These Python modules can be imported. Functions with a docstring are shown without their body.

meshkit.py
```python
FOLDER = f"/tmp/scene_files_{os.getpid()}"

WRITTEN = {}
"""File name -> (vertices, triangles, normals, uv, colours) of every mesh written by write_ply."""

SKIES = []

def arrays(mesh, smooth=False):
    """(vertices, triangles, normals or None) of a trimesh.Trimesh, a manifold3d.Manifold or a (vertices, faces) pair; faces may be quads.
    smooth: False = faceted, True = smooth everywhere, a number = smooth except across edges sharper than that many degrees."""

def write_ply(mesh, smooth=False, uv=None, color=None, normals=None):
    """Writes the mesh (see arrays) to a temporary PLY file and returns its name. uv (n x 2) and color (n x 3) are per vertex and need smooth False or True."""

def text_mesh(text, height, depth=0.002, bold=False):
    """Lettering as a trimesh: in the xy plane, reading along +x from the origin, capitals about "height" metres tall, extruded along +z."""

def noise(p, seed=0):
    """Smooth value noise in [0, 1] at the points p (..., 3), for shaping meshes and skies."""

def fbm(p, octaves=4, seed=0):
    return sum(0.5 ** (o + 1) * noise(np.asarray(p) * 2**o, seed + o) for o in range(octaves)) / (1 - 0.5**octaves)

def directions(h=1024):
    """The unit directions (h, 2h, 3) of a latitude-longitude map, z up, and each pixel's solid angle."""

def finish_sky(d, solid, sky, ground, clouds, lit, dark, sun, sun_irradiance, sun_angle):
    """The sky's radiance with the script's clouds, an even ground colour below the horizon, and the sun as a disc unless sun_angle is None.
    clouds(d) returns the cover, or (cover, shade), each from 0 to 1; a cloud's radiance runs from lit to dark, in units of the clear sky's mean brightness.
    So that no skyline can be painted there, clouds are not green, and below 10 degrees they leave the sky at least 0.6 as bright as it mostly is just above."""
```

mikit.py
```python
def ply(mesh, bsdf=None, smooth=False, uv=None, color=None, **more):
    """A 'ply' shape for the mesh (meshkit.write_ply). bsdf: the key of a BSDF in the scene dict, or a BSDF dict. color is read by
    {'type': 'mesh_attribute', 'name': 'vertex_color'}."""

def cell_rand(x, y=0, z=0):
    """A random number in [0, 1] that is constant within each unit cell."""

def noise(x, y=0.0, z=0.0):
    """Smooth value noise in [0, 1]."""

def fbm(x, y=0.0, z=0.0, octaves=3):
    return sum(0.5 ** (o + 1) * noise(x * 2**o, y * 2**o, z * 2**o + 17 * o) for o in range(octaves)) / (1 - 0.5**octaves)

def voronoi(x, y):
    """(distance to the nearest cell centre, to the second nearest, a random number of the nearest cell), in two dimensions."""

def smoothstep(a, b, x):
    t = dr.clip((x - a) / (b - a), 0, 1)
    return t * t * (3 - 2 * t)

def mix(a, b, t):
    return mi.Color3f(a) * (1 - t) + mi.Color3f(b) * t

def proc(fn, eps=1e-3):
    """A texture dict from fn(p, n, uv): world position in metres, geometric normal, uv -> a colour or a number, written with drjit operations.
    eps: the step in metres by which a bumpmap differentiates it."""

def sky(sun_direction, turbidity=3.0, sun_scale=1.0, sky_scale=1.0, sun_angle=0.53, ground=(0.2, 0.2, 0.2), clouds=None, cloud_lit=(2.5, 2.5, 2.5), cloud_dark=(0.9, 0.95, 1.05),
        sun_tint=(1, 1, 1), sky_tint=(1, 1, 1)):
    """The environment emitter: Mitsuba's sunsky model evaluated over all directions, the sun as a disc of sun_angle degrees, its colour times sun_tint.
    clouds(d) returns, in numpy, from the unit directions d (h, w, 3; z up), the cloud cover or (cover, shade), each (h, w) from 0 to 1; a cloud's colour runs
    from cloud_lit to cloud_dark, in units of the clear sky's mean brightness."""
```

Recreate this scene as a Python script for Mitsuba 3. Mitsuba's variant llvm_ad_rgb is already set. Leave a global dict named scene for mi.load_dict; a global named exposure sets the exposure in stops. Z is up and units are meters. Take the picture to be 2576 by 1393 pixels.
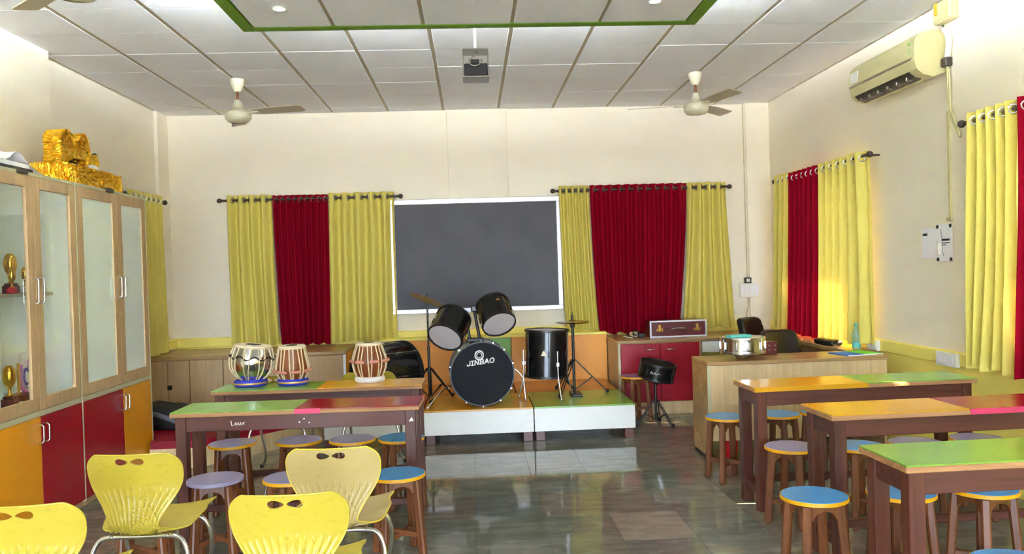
import math, random
import numpy as np, trimesh, mitsuba as mi, mikit, meshkit
import drjit as dr
from scipy.interpolate import CubicSpline
from shapely.geometry import Polygon, Point
import shapely, shapely.affinity
import manifold3d as m3

PI = math.pi
rng = np.random.default_rng(7)
random.seed(7)
T4 = mi.ScalarTransform4f

# ------------------------------------------------------------------ camera, sky, exposure
exposure = 6.27
scene, labels = {"type": "scene"}, {}
CAM_H = 1.5
yaw, pitch, roll, FPX = 0.0497, -0.0096, -0.0308, 2036.4
_f = np.array([math.sin(yaw) * math.cos(pitch), math.cos(yaw) * math.cos(pitch), math.sin(pitch)])
_r = np.array([math.cos(yaw), -math.sin(yaw), 0.0])
_u = np.cross(_r, _f)
_up = -math.sin(roll) * _r + math.cos(roll) * _u
scene["camera"] = {"type": "thinlens", "fov": 2 * math.degrees(math.atan(1288 / FPX)), "fov_axis": "x",
                   "near_clip": 0.05, "far_clip": 200.0, "aperture_radius": 0.0028, "focus_distance": 3.3,
                   "to_world": T4().look_at(origin=[0, 0, CAM_H], target=[float(v) for v in np.array([0, 0, CAM_H]) + _f], up=[float(v) for v in _up])}
SUN_DIR = (0.80, -0.16, 0.60)


def cover(d):
    return 0.55 + 0.3 * meshkit.fbm(d * 3.0, 3, 5)


scene["sky"] = mikit.sky(SUN_DIR, turbidity=4.0, sun_scale=1.0, sky_scale=1.0, ground=(0.34, 0.34, 0.34), clouds=cover,
                         cloud_lit=(2.2, 2.6, 3.15), cloud_dark=(1.3, 1.5, 1.8), sky_tint=(.92, 1.0, 1.1))

# ------------------------------------------------------------------ materials


def lin(c):
    c = np.asarray(c, float) / 255.0
    return [float(v) for v in np.where(c <= 0.04045, c / 12.92, ((c + 0.055) / 1.055) ** 2.4)]


def mat(name, color, rough=0.5, spec=0.5, metal=0.0, coat=0.0, bump=None, sheen=0.0):
    base = mikit.proc(color) if callable(color) else {"type": "rgb", "value": lin(color)}
    b = {"type": "principled", "base_color": base, "roughness": rough, "specular": spec, "metallic": metal}
    if coat:
        b["clearcoat"] = coat
        b["clearcoat_gloss"] = 0.95
    if sheen:
        b["sheen"] = sheen
    if bump:
        b = {"type": "bumpmap", "arbitrary": mikit.proc(bump[0], bump[2] if len(bump) > 2 else 2e-3), "scale": bump[1], "bsdf": b}
    scene["m_" + name] = {"type": "twosided", "bsdf": b}
    return "m_" + name


def C3(c):
    return mi.Color3f(*lin(c))


def mottled(c1, c2, sx, sy, sz, octv=3):
    a, b = C3(c1), C3(c2)

    def fn(p, n, uv):
        return mikit.mix(a, b, mikit.fbm(p.x * sx + 5, p.y * sy + 9, p.z * sz + 3, octv))
    return fn


def grain(c1, c2, axis, s=60.0):
    a, b = C3(c1), C3(c2)

    def fn(p, n, uv):
        q = [p.x * s, p.y * s, p.z * s]
        q[axis] = q[axis] * 0.05
        t = mikit.fbm(q[0], q[1], q[2], 3)
        t2 = mikit.noise(q[0] * 0.15, q[1] * 0.15, q[2] * 0.15)
        return mikit.mix(a, b, mikit.smoothstep(0.25, 0.75, 0.65 * t + 0.35 * t2))
    return fn


M_wall = mat("wall", mottled((234, 227, 208), (229, 221, 201), 0.9, 0.9, 0.9), 0.75, 0.2)
M_dado = mat("dado", mottled((248, 233, 124), (242, 226, 112), 1.5, 1.5, 1.5), 0.5, 0.3)
M_tile = mat("tile", mottled((216, 217, 219), (209, 210, 212), 1.2, 1.2, 1.2), 0.8, 0.15)
M_runner = mat("runner", (166, 156, 134), 0.6, 0.3)
M_green_trim = mat("green_trim", (92, 132, 38), 0.55, 0.3)


def stone(c1, c2, c3):
    a, b, c = C3(c1), C3(c2), C3(c3)

    def fn(p, n, uv):
        w = mikit.fbm(p.x * 2.1, p.y * 2.1, 0.3, 3)
        t = mikit.fbm(p.x * 6 + 3 * w, p.y * 22 + 2 * w, 1.7, 4)
        k = mikit.mix(a, b, mikit.smoothstep(0.3, 0.7, t))
        v = mikit.smoothstep(0.60, 0.66, mikit.fbm(p.x * 9 + 4 * w, p.y * 15 - 3 * w, 4.2, 3))
        return mikit.mix(k, c, 0.30 * v + 0.25 * mikit.smoothstep(0.45, 0.75, w))
    return fn


M_slab = [mat("slab_green", stone((112, 114, 100), (94, 96, 84), (136, 134, 120)), 0.05, 0.6),
          mat("slab_brown", stone((116, 108, 94), (98, 90, 78), (136, 128, 114)), 0.05, 0.6),
          mat("slab_grey", stone((108, 112, 104), (92, 96, 89), (134, 134, 122)), 0.05, 0.6),
          mat("slab_pale", stone((138, 134, 118), (124, 121, 106), (150, 144, 130)), 0.05, 0.6)]
M_grout = mat("grout", (84, 82, 72), 0.6, 0.3)

M_woodV = mat("laminate_upright", grain((184, 154, 112), (168, 138, 98), 2), 0.4, 0.4)
M_woodPale = mat("laminate_pale", grain((206, 180, 136), (186, 158, 114), 2, 45), 0.4, 0.4)
M_woodTop = mat("laminate_top", grain((168, 134, 88), (146, 112, 70), 0), 0.3, 0.5)
M_edge = mat("edge_band", (178, 172, 138), 0.45, 0.4)
M_dark = mat("dark_wood", grain((88, 46, 37), (66, 34, 29), 0, 40), 0.38, 0.45)
M_darkV = mat("dark_wood_leg", grain((90, 47, 34), (68, 34, 27), 2, 40), 0.36, 0.45)
M_stoolwood = mat("stool_wood", grain((114, 66, 36), (86, 47, 26), 2, 45), 0.35, 0.5)
M_ply = mat("ply_edge", grain((168, 124, 84), (140, 98, 62), 0, 70), 0.5, 0.3)
M_lamgreen = mat("laminate_green", (109, 150, 55), 0.22, 0.5)
M_lamorange = mat("laminate_orange", (192, 136, 25), 0.22, 0.5)
M_lamred = mat("laminate_red", (130, 23, 29), 0.2, 0.5)
M_pink = mat("pink_edge", (199, 57, 96), 0.4, 0.4)
M_yedge = mat("yellow_edge", (211, 151, 20), 0.4, 0.4)
M_blue = mat("stool_blue", (64, 132, 181), 0.3, 0.5)
M_purple = mat("stool_purple", (143, 137, 166), 0.3, 0.5)
M_purple2 = mat("stool_mauve", (132, 100, 140), 0.3, 0.5)
M_reddoor = mat("red_door", mottled((150, 18, 34), (138, 14, 30), 2, 2, 2), 0.35, 0.4)
M_orangedoor = mat("orange_door", mottled((218, 146, 26), (206, 134, 20), 2, 2, 2), 0.35, 0.4)
M_panelorange = mat("panel_orange", mottled((226, 152, 48), (214, 138, 38), 3, 3, 1), 0.45, 0.4)
M_panelgreen = mat("panel_green", (120, 168, 76), 0.45, 0.4)
M_cabwhite = mat("cabinet_white", (244, 252, 246), 0.5, 0.3)
M_frost = mat("frosted_glass", mottled((232, 244, 234), (222, 236, 224), 2, 2, 0.8), 0.06, 0.5)
M_white = mat("white_panel", mottled((212, 209, 202), (204, 201, 193), 3, 3, 3), 0.4, 0.4)
M_plastic = mat("white_plastic", (228, 228, 222), 0.35, 0.4)
M_cream = mat("cream_plastic", (195, 187, 138), 0.35, 0.4)
M_ivory = mat("ivory_metal", (216, 212, 186), 0.35, 0.4)
M_fanblade = mat("fan_blade", (176, 168, 150), 0.4, 0.4)
M_chrome = mat("chrome", (214, 212, 208), 0.12, 0.5, 1.0)
M_chromeb = mat("brushed_steel", (176, 172, 160), 0.25, 0.5, 1.0)
M_alu = mat("aluminium", (214, 216, 224), 0.35, 0.5, 0.6)
M_brass = mat("brass", (200, 158, 76), 0.3, 0.5, 1.0)
M_gold = mat("gold_trophy", (222, 182, 70), 0.2, 0.5, 1.0)
M_foil = mat("gold_foil", (238, 194, 54), 0.24, 0.5, 0.85,
             bump=(lambda p, n, uv: mikit.fbm(p.x * 26, p.y * 26, p.z * 14, 4), 0.02, 2e-3))
M_black = mat("black_plastic", (22, 22, 24), 0.4, 0.4)
M_blackgloss = mat("black_lacquer", (10, 10, 11), 0.12, 0.5, 0, 0.6)
M_blackmetal = mat("black_metal", (26, 24, 24), 0.35, 0.5)
M_blackhead = mat("black_drum_skin", (17, 20, 23), 0.6, 0.15)
M_leather = mat("black_leatherette", (24, 22, 20), 0.38, 0.5)
M_greyskin = mat("grey_drum_skin", (184, 174, 172), 0.5, 0.3)
M_board = mat("chalkboard", mottled((78, 78, 84), (66, 66, 72), 5, 5, 4, 4), 0.55, 0.35)
M_rod = mat("rod_dark", (52, 42, 34), 0.4, 0.5)
M_strap = mat("hide_strap", (204, 184, 148), 0.6, 0.3)
M_strapdark = mat("black_strap", (32, 28, 26), 0.6, 0.3)
M_drumwood = mat("tabla_wood", grain((124, 66, 30), (92, 44, 20), 2, 30), 0.4, 0.4)
M_bluecloth = mat("blue_cloth", (54, 58, 168), 0.6, 0.3)
M_goldband = mat("gold_ribbon", (206, 160, 90), 0.35, 0.5, 0.5)
M_whitecloth = mat("white_cloth", (214, 210, 204), 0.8, 0.2)
M_pinkblock = mat("pink_block", (196, 130, 110), 0.6, 0.3)
M_redcushion = mat("red_cushion", mottled((132, 16, 36), (116, 10, 28), 4, 4, 4), 0.6, 0.3)
M_maroonbox = mat("maroon_box", (84, 26, 24), 0.3, 0.5)
M_bag = mat("bag_cloth", (38, 38, 38), 0.7, 0.3)
M_bagstrap = mat("bag_strap", (96, 96, 102), 0.7, 0.3)
M_skin = mat("hide_skin", (222, 206, 176), 0.6, 0.3)
M_paper = mat("paper", (232, 230, 234), 0.7, 0.2)
M_ink = mat("ink", (40, 40, 44), 0.6, 0.2)
M_orangeink = mat("orange_ink", (224, 180, 150), 0.6, 0.2)
M_chalk = mat("chalk", (226, 222, 220), 0.8, 0.2)
M_bluebook = mat("blue_paper", (38, 110, 196), 0.5, 0.3)
M_greenbook = mat("green_paper", (116, 210, 50), 0.5, 0.3)
M_redplastic = mat("red_plastic", (190, 18, 30), 0.35, 0.4)
M_teal = mat("teal_cap", (84, 184, 176), 0.4, 0.4)
M_purpleflow = mat("purple_swirl", (206, 130, 190), 0.3, 0.5)
M_cymbal = mat("cymbal", (205, 168, 84), 0.3, 0.5, 1.0)
M_rubber = mat("rubber", (24, 22, 22), 0.6, 0.3)
M_outside = mat("concrete", (190, 184, 172), 0.8, 0.2)


def chairmat(name, c1, c2):
    a, b = C3(c1), C3(c2)

    def fn(p, n, uv):
        t = mikit.fbm(p.x * 9, p.y * 9, p.z * 9, 4)
        s = mikit.smoothstep(0.64, 0.72, mikit.fbm(p.x * 40, p.y * 16, p.z * 60, 3))
        return mikit.mix(a, b, 0.5 * t + 0.35 * s)
    return mat(name, fn, 0.28, 0.5)


M_chairY = chairmat("chair_yellow", (184, 164, 58), (168, 148, 46))
M_chairF = chairmat("chair_faded", (190, 169, 112), (178, 156, 98))
M_chairFrim = mat("chair_faded_rim", (210, 184, 62), 0.3, 0.5)

scene["m_pane"] = {"type": "thindielectric"}
scene["m_bottle"] = {"type": "principledthin", "base_color": {"type": "rgb", "value": lin((214, 240, 236))}, "roughness": 0.08, "spec_trans": 0.75, "eta": 1.4, "diff_trans": 0.9}


def cloth(name, c, dt, sheen=0.3, rough=0.45):
    scene["m_" + name] = {"type": "principledthin", "base_color": {"type": "rgb", "value": lin(c)}, "roughness": rough, "diff_trans": dt,
                          "sheen": sheen, "eta": 1.4}
    return "m_" + name


M_curY = cloth("curtain_yellow", (214, 200, 104), 0.10, 0.3, 0.34)
M_curM = cloth("curtain_maroon", (138, 12, 34), 0.03, 0.3, 0.38)

# ------------------------------------------------------------------ mesh helpers
_c = [(sx * (1 - a), sy * (1 - b), sz * (1 - c)) for sx in (-1, 1) for sy in (-1, 1) for sz in (-1, 1) for a, b, c in ((0, .2, .2), (.2, 0, .2), (.2, .2, 0))]
_hull = trimesh.convex.convex_hull(np.array(_c))
_BV = np.sign(_hull.vertices)
_BI = (np.abs(np.abs(_hull.vertices) - 1) > 1e-6).astype(float)
_BF = np.array(_hull.faces)


def B(x0, x1, y0, y1, z0, z1, c=0.003):
    h = np.array([x1 - x0, y1 - y0, z1 - z0]) / 2
    c = min(c, 0.45 * h.min() * 2 / 2)
    v = np.array([x0 + x1, y0 + y1, z0 + z1]) / 2 + _BV * (h - _BI * c)
    return trimesh.Trimesh(v, _BF.copy(), process=False)


def cat(*ms):
    return trimesh.util.concatenate([m for m in ms])


def xf(m, M):
    m = m.copy()
    m.apply_transform(M)
    return m


def TM(x=0, y=0, z=0, rz=0, rx=0, ry=0, s=1):
    M = trimesh.transformations.euler_matrix(rx, ry, rz)
    M[:3, :3] *= s
    M[:3, 3] = (x, y, z)
    return M


def frame(axis, origin=(0, 0, 0), hint=(0, 0, 1)):
    """matrix taking local z to axis"""
    a = np.asarray(axis, float)
    a = a / np.linalg.norm(a)
    h = np.asarray(hint, float)
    if abs(a @ h) > 0.95:
        h = np.array([0, 1.0, 0]) if abs(a[1]) < 0.9 else np.array([1.0, 0, 0])
    x = np.cross(h, a)
    x /= np.linalg.norm(x)
    M = np.eye(4)
    M[:3, 0], M[:3, 1], M[:3, 2], M[:3, 3] = x, np.cross(a, x), a, origin
    return M


def lathe(prof, n=32):
    """closed surface of revolution about z from (r, z) points"""
    prof = np.asarray(prof, float)
    a = np.arange(n) * 2 * PI / n
    v = np.stack([prof[:, 0, None] * np.cos(a), prof[:, 0, None] * np.sin(a), np.repeat(prof[:, 1, None], n, 1)], -1).reshape(-1, 3)
    f = []
    for i in range(len(prof) - 1):
        for j in range(n):
            k = (j + 1) % n
            p, q, r, s = i * n + j, i * n + k, (i + 1) * n + k, (i + 1) * n + j
            if prof[i, 0] > 1e-9:
                f.append((p, q, r))
            if prof[i + 1, 0] > 1e-9:
                f.append((p, r, s))
    return trimesh.Trimesh(v, f, process=False)


def cyl(p, q, r, r2=None, n=12, ch=0.0):
    p, q = np.asarray(p, float), np.asarray(q, float)
    L = np.linalg.norm(q - p)
    r2 = r if r2 is None else r2
    prof = [(0, 0), (r - ch, 0), (r, ch), (r2, L - ch), (r2 - ch, L), (0, L)] if ch else [(0, 0), (r, 0), (r2, L), (0, L)]
    return xf(lathe(prof, n), frame(q - p, p))


def spline(pts, n):
    pts = np.asarray(pts, float)
    d = np.r_[0, np.cumsum(np.linalg.norm(np.diff(pts, axis=0), axis=1))]
    return CubicSpline(d, pts)(np.linspace(0, d[-1], n))


def tube(pts, r, n=8):
    p = np.asarray(pts, float)
    t = np.gradient(p, axis=0)
    t /= np.linalg.norm(t, axis=1, keepdims=True) + 1e-12
    a = np.cross(t[0], [0, 0, 1.0] if abs(t[0][2]) < 0.9 else [1.0, 0, 0])
    a /= np.linalg.norm(a)
    A = []
    for k in range(len(p)):
        a = a - t[k] * (a @ t[k])
        a /= np.linalg.norm(a)
        A.append(a)
    A = np.array(A)
    Bn = np.cross(t, A)
    ang = np.arange(n) * 2 * PI / n
    rr = np.broadcast_to(r, (len(p),))
    v = p[:, None] + rr[:, None, None] * (np.cos(ang)[None, :, None] * A[:, None] + np.sin(ang)[None, :, None] * Bn[:, None])
    v = v.reshape(-1, 3)
    f = []
    for i in range(len(p) - 1):
        for j in range(n):
            k = (j + 1) % n
            a0, b0, c0, d0 = i * n + j, i * n + k, (i + 1) * n + k, (i + 1) * n + j
            f += [(a0, b0, c0), (a0, c0, d0)]
    v = np.vstack([v, p[:1], p[-1:]])
    s, e, o = len(v) - 2, len(v) - 1, (len(p) - 1) * n
    for j in range(n):
        k = (j + 1) % n
        f += [(s, k, j), (e, o + j, o + k)]
    return trimesh.Trimesh(v, f, process=False)


def torus(R, r, nR=28, nr=8, M=None):
    a = np.linspace(0, 2 * PI, nR, endpoint=False)
    b = np.linspace(0, 2 * PI, nr, endpoint=False)
    v = np.stack([(R + r * np.cos(b)) * np.cos(a)[:, None], (R + r * np.cos(b)) * np.sin(a)[:, None], np.broadcast_to(r * np.sin(b), (nR, nr))], -1).reshape(-1, 3)
    f = []
    for i in range(nR):
        for j in range(nr):
            i2, j2 = (i + 1) % nR, (j + 1) % nr
            f += [(i * nr + j, i2 * nr + j, i2 * nr + j2), (i * nr + j, i2 * nr + j2, i * nr + j2)]
    m = trimesh.Trimesh(v, f, process=False)
    return xf(m, M) if M is not None else m


def rounded(x0, x1, y0, y1, z0, z1, r, n=16):
    """box with large rounded edges"""
    s = trimesh.creation.uv_sphere(r, count=[n // 2 + 1, n]).vertices
    pts = [s + np.array((x, y, z)) for x in (x0 + r, x1 - r) for y in (y0 + r, y1 - r) for z in (z0 + r, z1 - r)]
    return trimesh.convex.convex_hull(np.vstack(pts))


def extrude(poly, h, M=None):
    m = trimesh.creation.extrude_polygon(poly, h, engine="earcut")
    return xf(m, M) if M is not None else m


# ------------------------------------------------------------------ naming
_used = {}


def numbered(name):
    k = _used.get(name, 0)
    _used[name] = k + 1
    return name if k == 0 else f"{name}_{k:03d}"


def tag(key, label=None, catg=None, group=None, kind=None):
    d = labels.setdefault(key, {})
    if label:
        d["label"] = label
    if catg:
        d["category"] = catg
    if group:
        d["group"] = group
    if kind:
        d["kind"] = kind


def thing(name, label, catg, group=None, kind=None):
    key = numbered(name)
    tag(key, label, catg, group, kind)
    return key


def part(parent, name, mesh, m, smooth=30, label=None, kind=None):
    key = numbered(parent + "__" + name)
    scene[key] = mikit.ply(mesh, m, smooth)
    if label or kind:
        tag(key, label, kind=kind)
    return key


def single(name, mesh, m, label, catg, smooth=30, group=None, kind=None):
    key = thing(name, label, catg, group, kind)
    scene[key] = mikit.ply(mesh, m, smooth)
    return key


class Proto:
    """a kind of thing: its part meshes are written once, every copy is its own set of entries"""

    def __init__(self):
        self.parts = []

    def add(self, sub, mesh, m, smooth=30, label=None):
        self.parts.append((sub, mikit.ply(mesh, m, smooth), label))

    def place(self, name, M, label, catg, group=None, mats={}, drop=()):
        key = thing(name, label, catg, group)
        for sub, shape, lab in self.parts:
            if sub in drop:
                continue
            k = numbered(key + "__" + sub)
            scene[k] = {**shape, "to_world": T4(np.asarray(M, float))}
            if sub in mats:
                scene[k]["bsdf"] = {"type": "ref", "id": mats[sub]}
            if lab:
                tag(k, lab)
        return key


XL, XR, YB, HC, YF = -3.245, 3.33, 8.86, 3.25, -7.0

# ------------------------------------------------------------------ the room
# floor: slabs of polished stone with fine joints
fl = thing("floor", "polished grey-green stone slab floor with fine joints", "floor", kind="structure")
part(fl, "bed", B(XL - .2, XR + .2, YF, YB + .2, -0.10, -0.002), M_grout)
SX, SY, GX, GY = 0.405, 0.495, 0.79, 4.375
slab_cache = {}
for i in range(-10, 7):
    for j in range(-3, 10):
        x0, y0 = GX + i * SX, GY + j * SY
        x1, y1 = min(x0 + SX, XR), min(y0 + SY, YB)
        x0 = max(x0, XL)
        if x1 - x0 < 0.02 or y1 - y0 < 0.02:
            continue
        h = (i * 7 + j * 13 + (i * j) % 5) % 10
        mk = 1 if h in (0, 4) else 2 if h in (2, 7, 8) else 0
        if i > 1 and j > 1 and h in (1, 5):
            mk = 1
        if (i, j) == (0, 0):
            mk = 3
        dz = 0.0
        part(fl, "slab", B(x0 + .0008, x1 - .0008, y0 + .0008, y1 - .0008, -0.02, dz, 0.0008), M_slab[mk], False)
near = []
for i in range(-10, 7):
    for j in range(-23, -3):
        x0, y0 = GX + i * SX, GY + j * SY
        x1 = min(x0 + SX, XR)
        x0 = max(x0, XL)
        if x1 - x0 > .02:
            near.append(B(x0 + .0008, x1 - .0008, y0 + .0008, y0 + SY - .0008, -0.02, 0, 0.0008))
part(fl, "slab_field", cat(*near), M_slab[0], False, kind="stuff")

# walls
back = thing("wall_back", "cream painted back wall with a shallow pilaster behind the chalkboard", "wall", kind="structure")
part(back, "plaster", B(XL - .2, XR + .2, YB, YB + .2, -0.1, HC + .25, 0.001), M_wall)
part(back, "pilaster", B(-0.221, 0.429, YB - .035, YB + .01, 0, HC + .01, 0.004), M_wall)
part(back, "pilaster", B(3.07, XR + .01, YB - .05, YB + .01, 0, HC + .01, 0.004), M_wall)
left = thing("wall_left", "cream painted left wall with a thicker pier near the camera", "wall", kind="structure")
part(left, "plaster", B(XL - .2, XL, YF, YB + .1, -0.1, HC + .25, 0.001), M_wall)
part(left, "pier", B(XL - .01, XL + .10, YF, 6.31, 0, HC + .01, 0.004), M_wall)
part(left, "pilaster", B(XL - .01, XL + .04, 8.58, YB, 0, HC + .01, 0.004), M_wall)
W1 = (6.70, 8.10, 0.90, 2.22)
W2 = (3.45, 4.70, 1.0, 2.22)
right = thing("wall_right", "cream painted right wall with two curtained windows", "wall", kind="structure")
ys = [YF, W2[0], W2[1], W1[0], W1[1], YB + .1]
seg = [B(XR, XR + .2, ys[0], ys[1], -.1, HC + .25, .001), B(XR, XR + .2, ys[2], ys[3], -.1, HC + .25, .001), B(XR, XR + .2, ys[4], ys[5], -.1, HC + .25, .001)]
for w in (W1, W2):
    seg += [B(XR, XR + .2, w[0], w[1], -.1, w[2], .001), B(XR, XR + .2, w[0], w[1], w[3], HC + .25, .001)]
part(right, "plaster", cat(*seg), M_wall, False)
for k, w in enumerate((W1, W2)):
    part(right, "sunshade", B(XR + .2, XR + 1.15, w[0] - .2, w[1] + .2, w[3] + .05, w[3] + .13), M_outside)
    wn = f"window_{k + 1}"
    tag(wn, ["metal framed window behind the curtains nearest the back wall", "metal framed window behind the curtains nearest the camera"][k], "window", kind="structure")
    fr = [B(XR + .08, XR + .12, w[0], w[0] + .05, w[2], w[3]), B(XR + .08, XR + .12, w[1] - .05, w[1], w[2], w[3]),
          B(XR + .08, XR + .12, w[0], w[1], w[2], w[2] + .05), B(XR + .08, XR + .12, w[0], w[1], w[3] - .05, w[3]),
          B(XR + .08, XR + .12, (w[0] + w[1]) / 2 - .025, (w[0] + w[1]) / 2 + .025, w[2], w[3])]
    part(wn, "frame", cat(*fr), M_alu)
    for a, b in ((w[0] + .05, (w[0] + w[1]) / 2 - .025), ((w[0] + w[1]) / 2 + .025, w[1] - .05)):
        v = np.array([(XR + .1, a, w[2] + .05), (XR + .1, b, w[2] + .05), (XR + .1, b, w[3] - .05), (XR + .1, a, w[3] - .05)])
        part(wn, "pane", trimesh.Trimesh(v, [(0, 1, 2), (0, 2, 3)], process=False), "m_pane", False)

# yellow dado with a projecting ledge
tr = thing("trim_1", "yellow painted dado ledge along the back wall", "wall trim", kind="structure")
part(tr, "ledge", B(XL, XR, YB - .045, YB - .002, 0.765, 0.865, .006), M_dado)
part(tr, "lower_wall", B(XL, XR, YB - .02, YB - .001, 0.0, 0.765, .002), M_dado)
tr2 = thing("trim_2", "yellow painted dado with ledge along the right wall", "wall trim", kind="structure")
part(tr2, "ledge", B(XR - .045, XR - .002, YF, YB - .05, 0.745, 0.838, .006), M_dado)
part(tr2, "lower_wall", B(XR - .02, XR - .001, YF, YB - .05, 0.0, 0.745, .002), M_dado)
tr3 = thing("trim_3", "yellow painted dado ledge along the left wall", "wall trim", kind="structure")
part(tr3, "ledge", B(XL + .002, XL + .045, 6.32, 8.57, 0.765, 0.865, .006), M_dado)
part(tr3, "lower_wall", B(XL + .001, XL + .02, 6.32, 8.57, 0.0, 0.765, .002), M_dado)
part(tr3, "corner_ledge", B(XL + .035, XL + .085, 8.575, YB - .05, 0.765, 0.865, .006), M_dado)

# ceiling: lay-in tiles between runners
ce = thing("ceiling", "white lay-in tile ceiling with a dropped centre panel edged in green", "ceiling", kind="structure")
part(ce, "deck", B(XL - .2, XR + .2, YF, YB + .2, HC + .02, HC + .25, 0.001), M_tile)
CX, CY, PX, PY = -0.252, 8.05, 0.596, 0.545
cols = [CX + PX * k for k in range(-6, 8)]
rows = [CY + PY * k for k in range(2, -30, -1)]
DX0, DX1, DY1, DZ = -1.452, 1.566, 5.43, 3.12
for i in range(len(cols) - 1):
    x0, x1 = max(cols[i], XL), min(cols[i + 1], XR)
    for j in range(len(rows) - 1):
        y1, y0 = min(rows[j], YB), rows[j + 1]
        if x1 - x0 < .03 or y1 - y0 < .03 or y1 < 3.2:
            continue
        if x0 > DX0 + .3 and x1 < DX1 - .3 and y1 < DY1 - .45:
            continue
        part(ce, "tile", B(x0 + .014, x1 - .014, y0 + .003, y1 - .003, HC + rng.uniform(-.0015, .0015), HC + .015, .004), M_tile, False)
nearT = []
for i in range(len(cols) - 1):
    x0, x1 = max(cols[i], XL), min(cols[i + 1], XR)
    for j in range(len(rows) - 1):
        y1, y0 = min(rows[j], YB), max(rows[j + 1], YF)
        if x1 - x0 < .03 or y1 - y0 < .03:
            continue
        if y1 < 3.2:
            nearT.append(B(x0 + .014, x1 - .014, y0 + .003, y1 - .003, HC, HC + .015, .004))
part(ce, "tile_field", cat(*nearT), M_tile, False, kind="stuff")
for x in cols:
    if XL + .05 < x < XR - .05:
        part(ce, "runner", B(x - .015, x + .015, YF, YB, HC + .003, HC + .022, .001), M_runner, False)
# dropped panel
dp = "ceiling__dropped_panel"
part(ce, "dropped_panel", B(DX0 + .01, DX1 - .01, YF, DY1 - .01, DZ + .012, DZ + .045, .002), M_runner)
px = [-0.849 - .5827, -0.849] + [-0.849 + .5827 * k for k in range(1, 6)]
px = [DX0 + .078] + [x for x in px if DX0 + .12 < x < DX1 - .12] + [DX1 - .078]
py = [DY1 - .078] + [DY1 - .078 - .575 * k for k in range(1, 23)]
for i in range(len(px) - 1):
    for j in range(len(py) - 1):
        if py[j + 1] < YF:
            continue
        part(dp, "tile", B(px[i] + .012, px[i + 1] - .012, py[j + 1] + .004, py[j] - .004, DZ + .001, DZ + .014, .003), M_tile, False)
part(ce, "green_border", B(DX0, DX0 + .08, YF, DY1, DZ - .004, DZ + .067, .003), M_green_trim)
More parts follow.
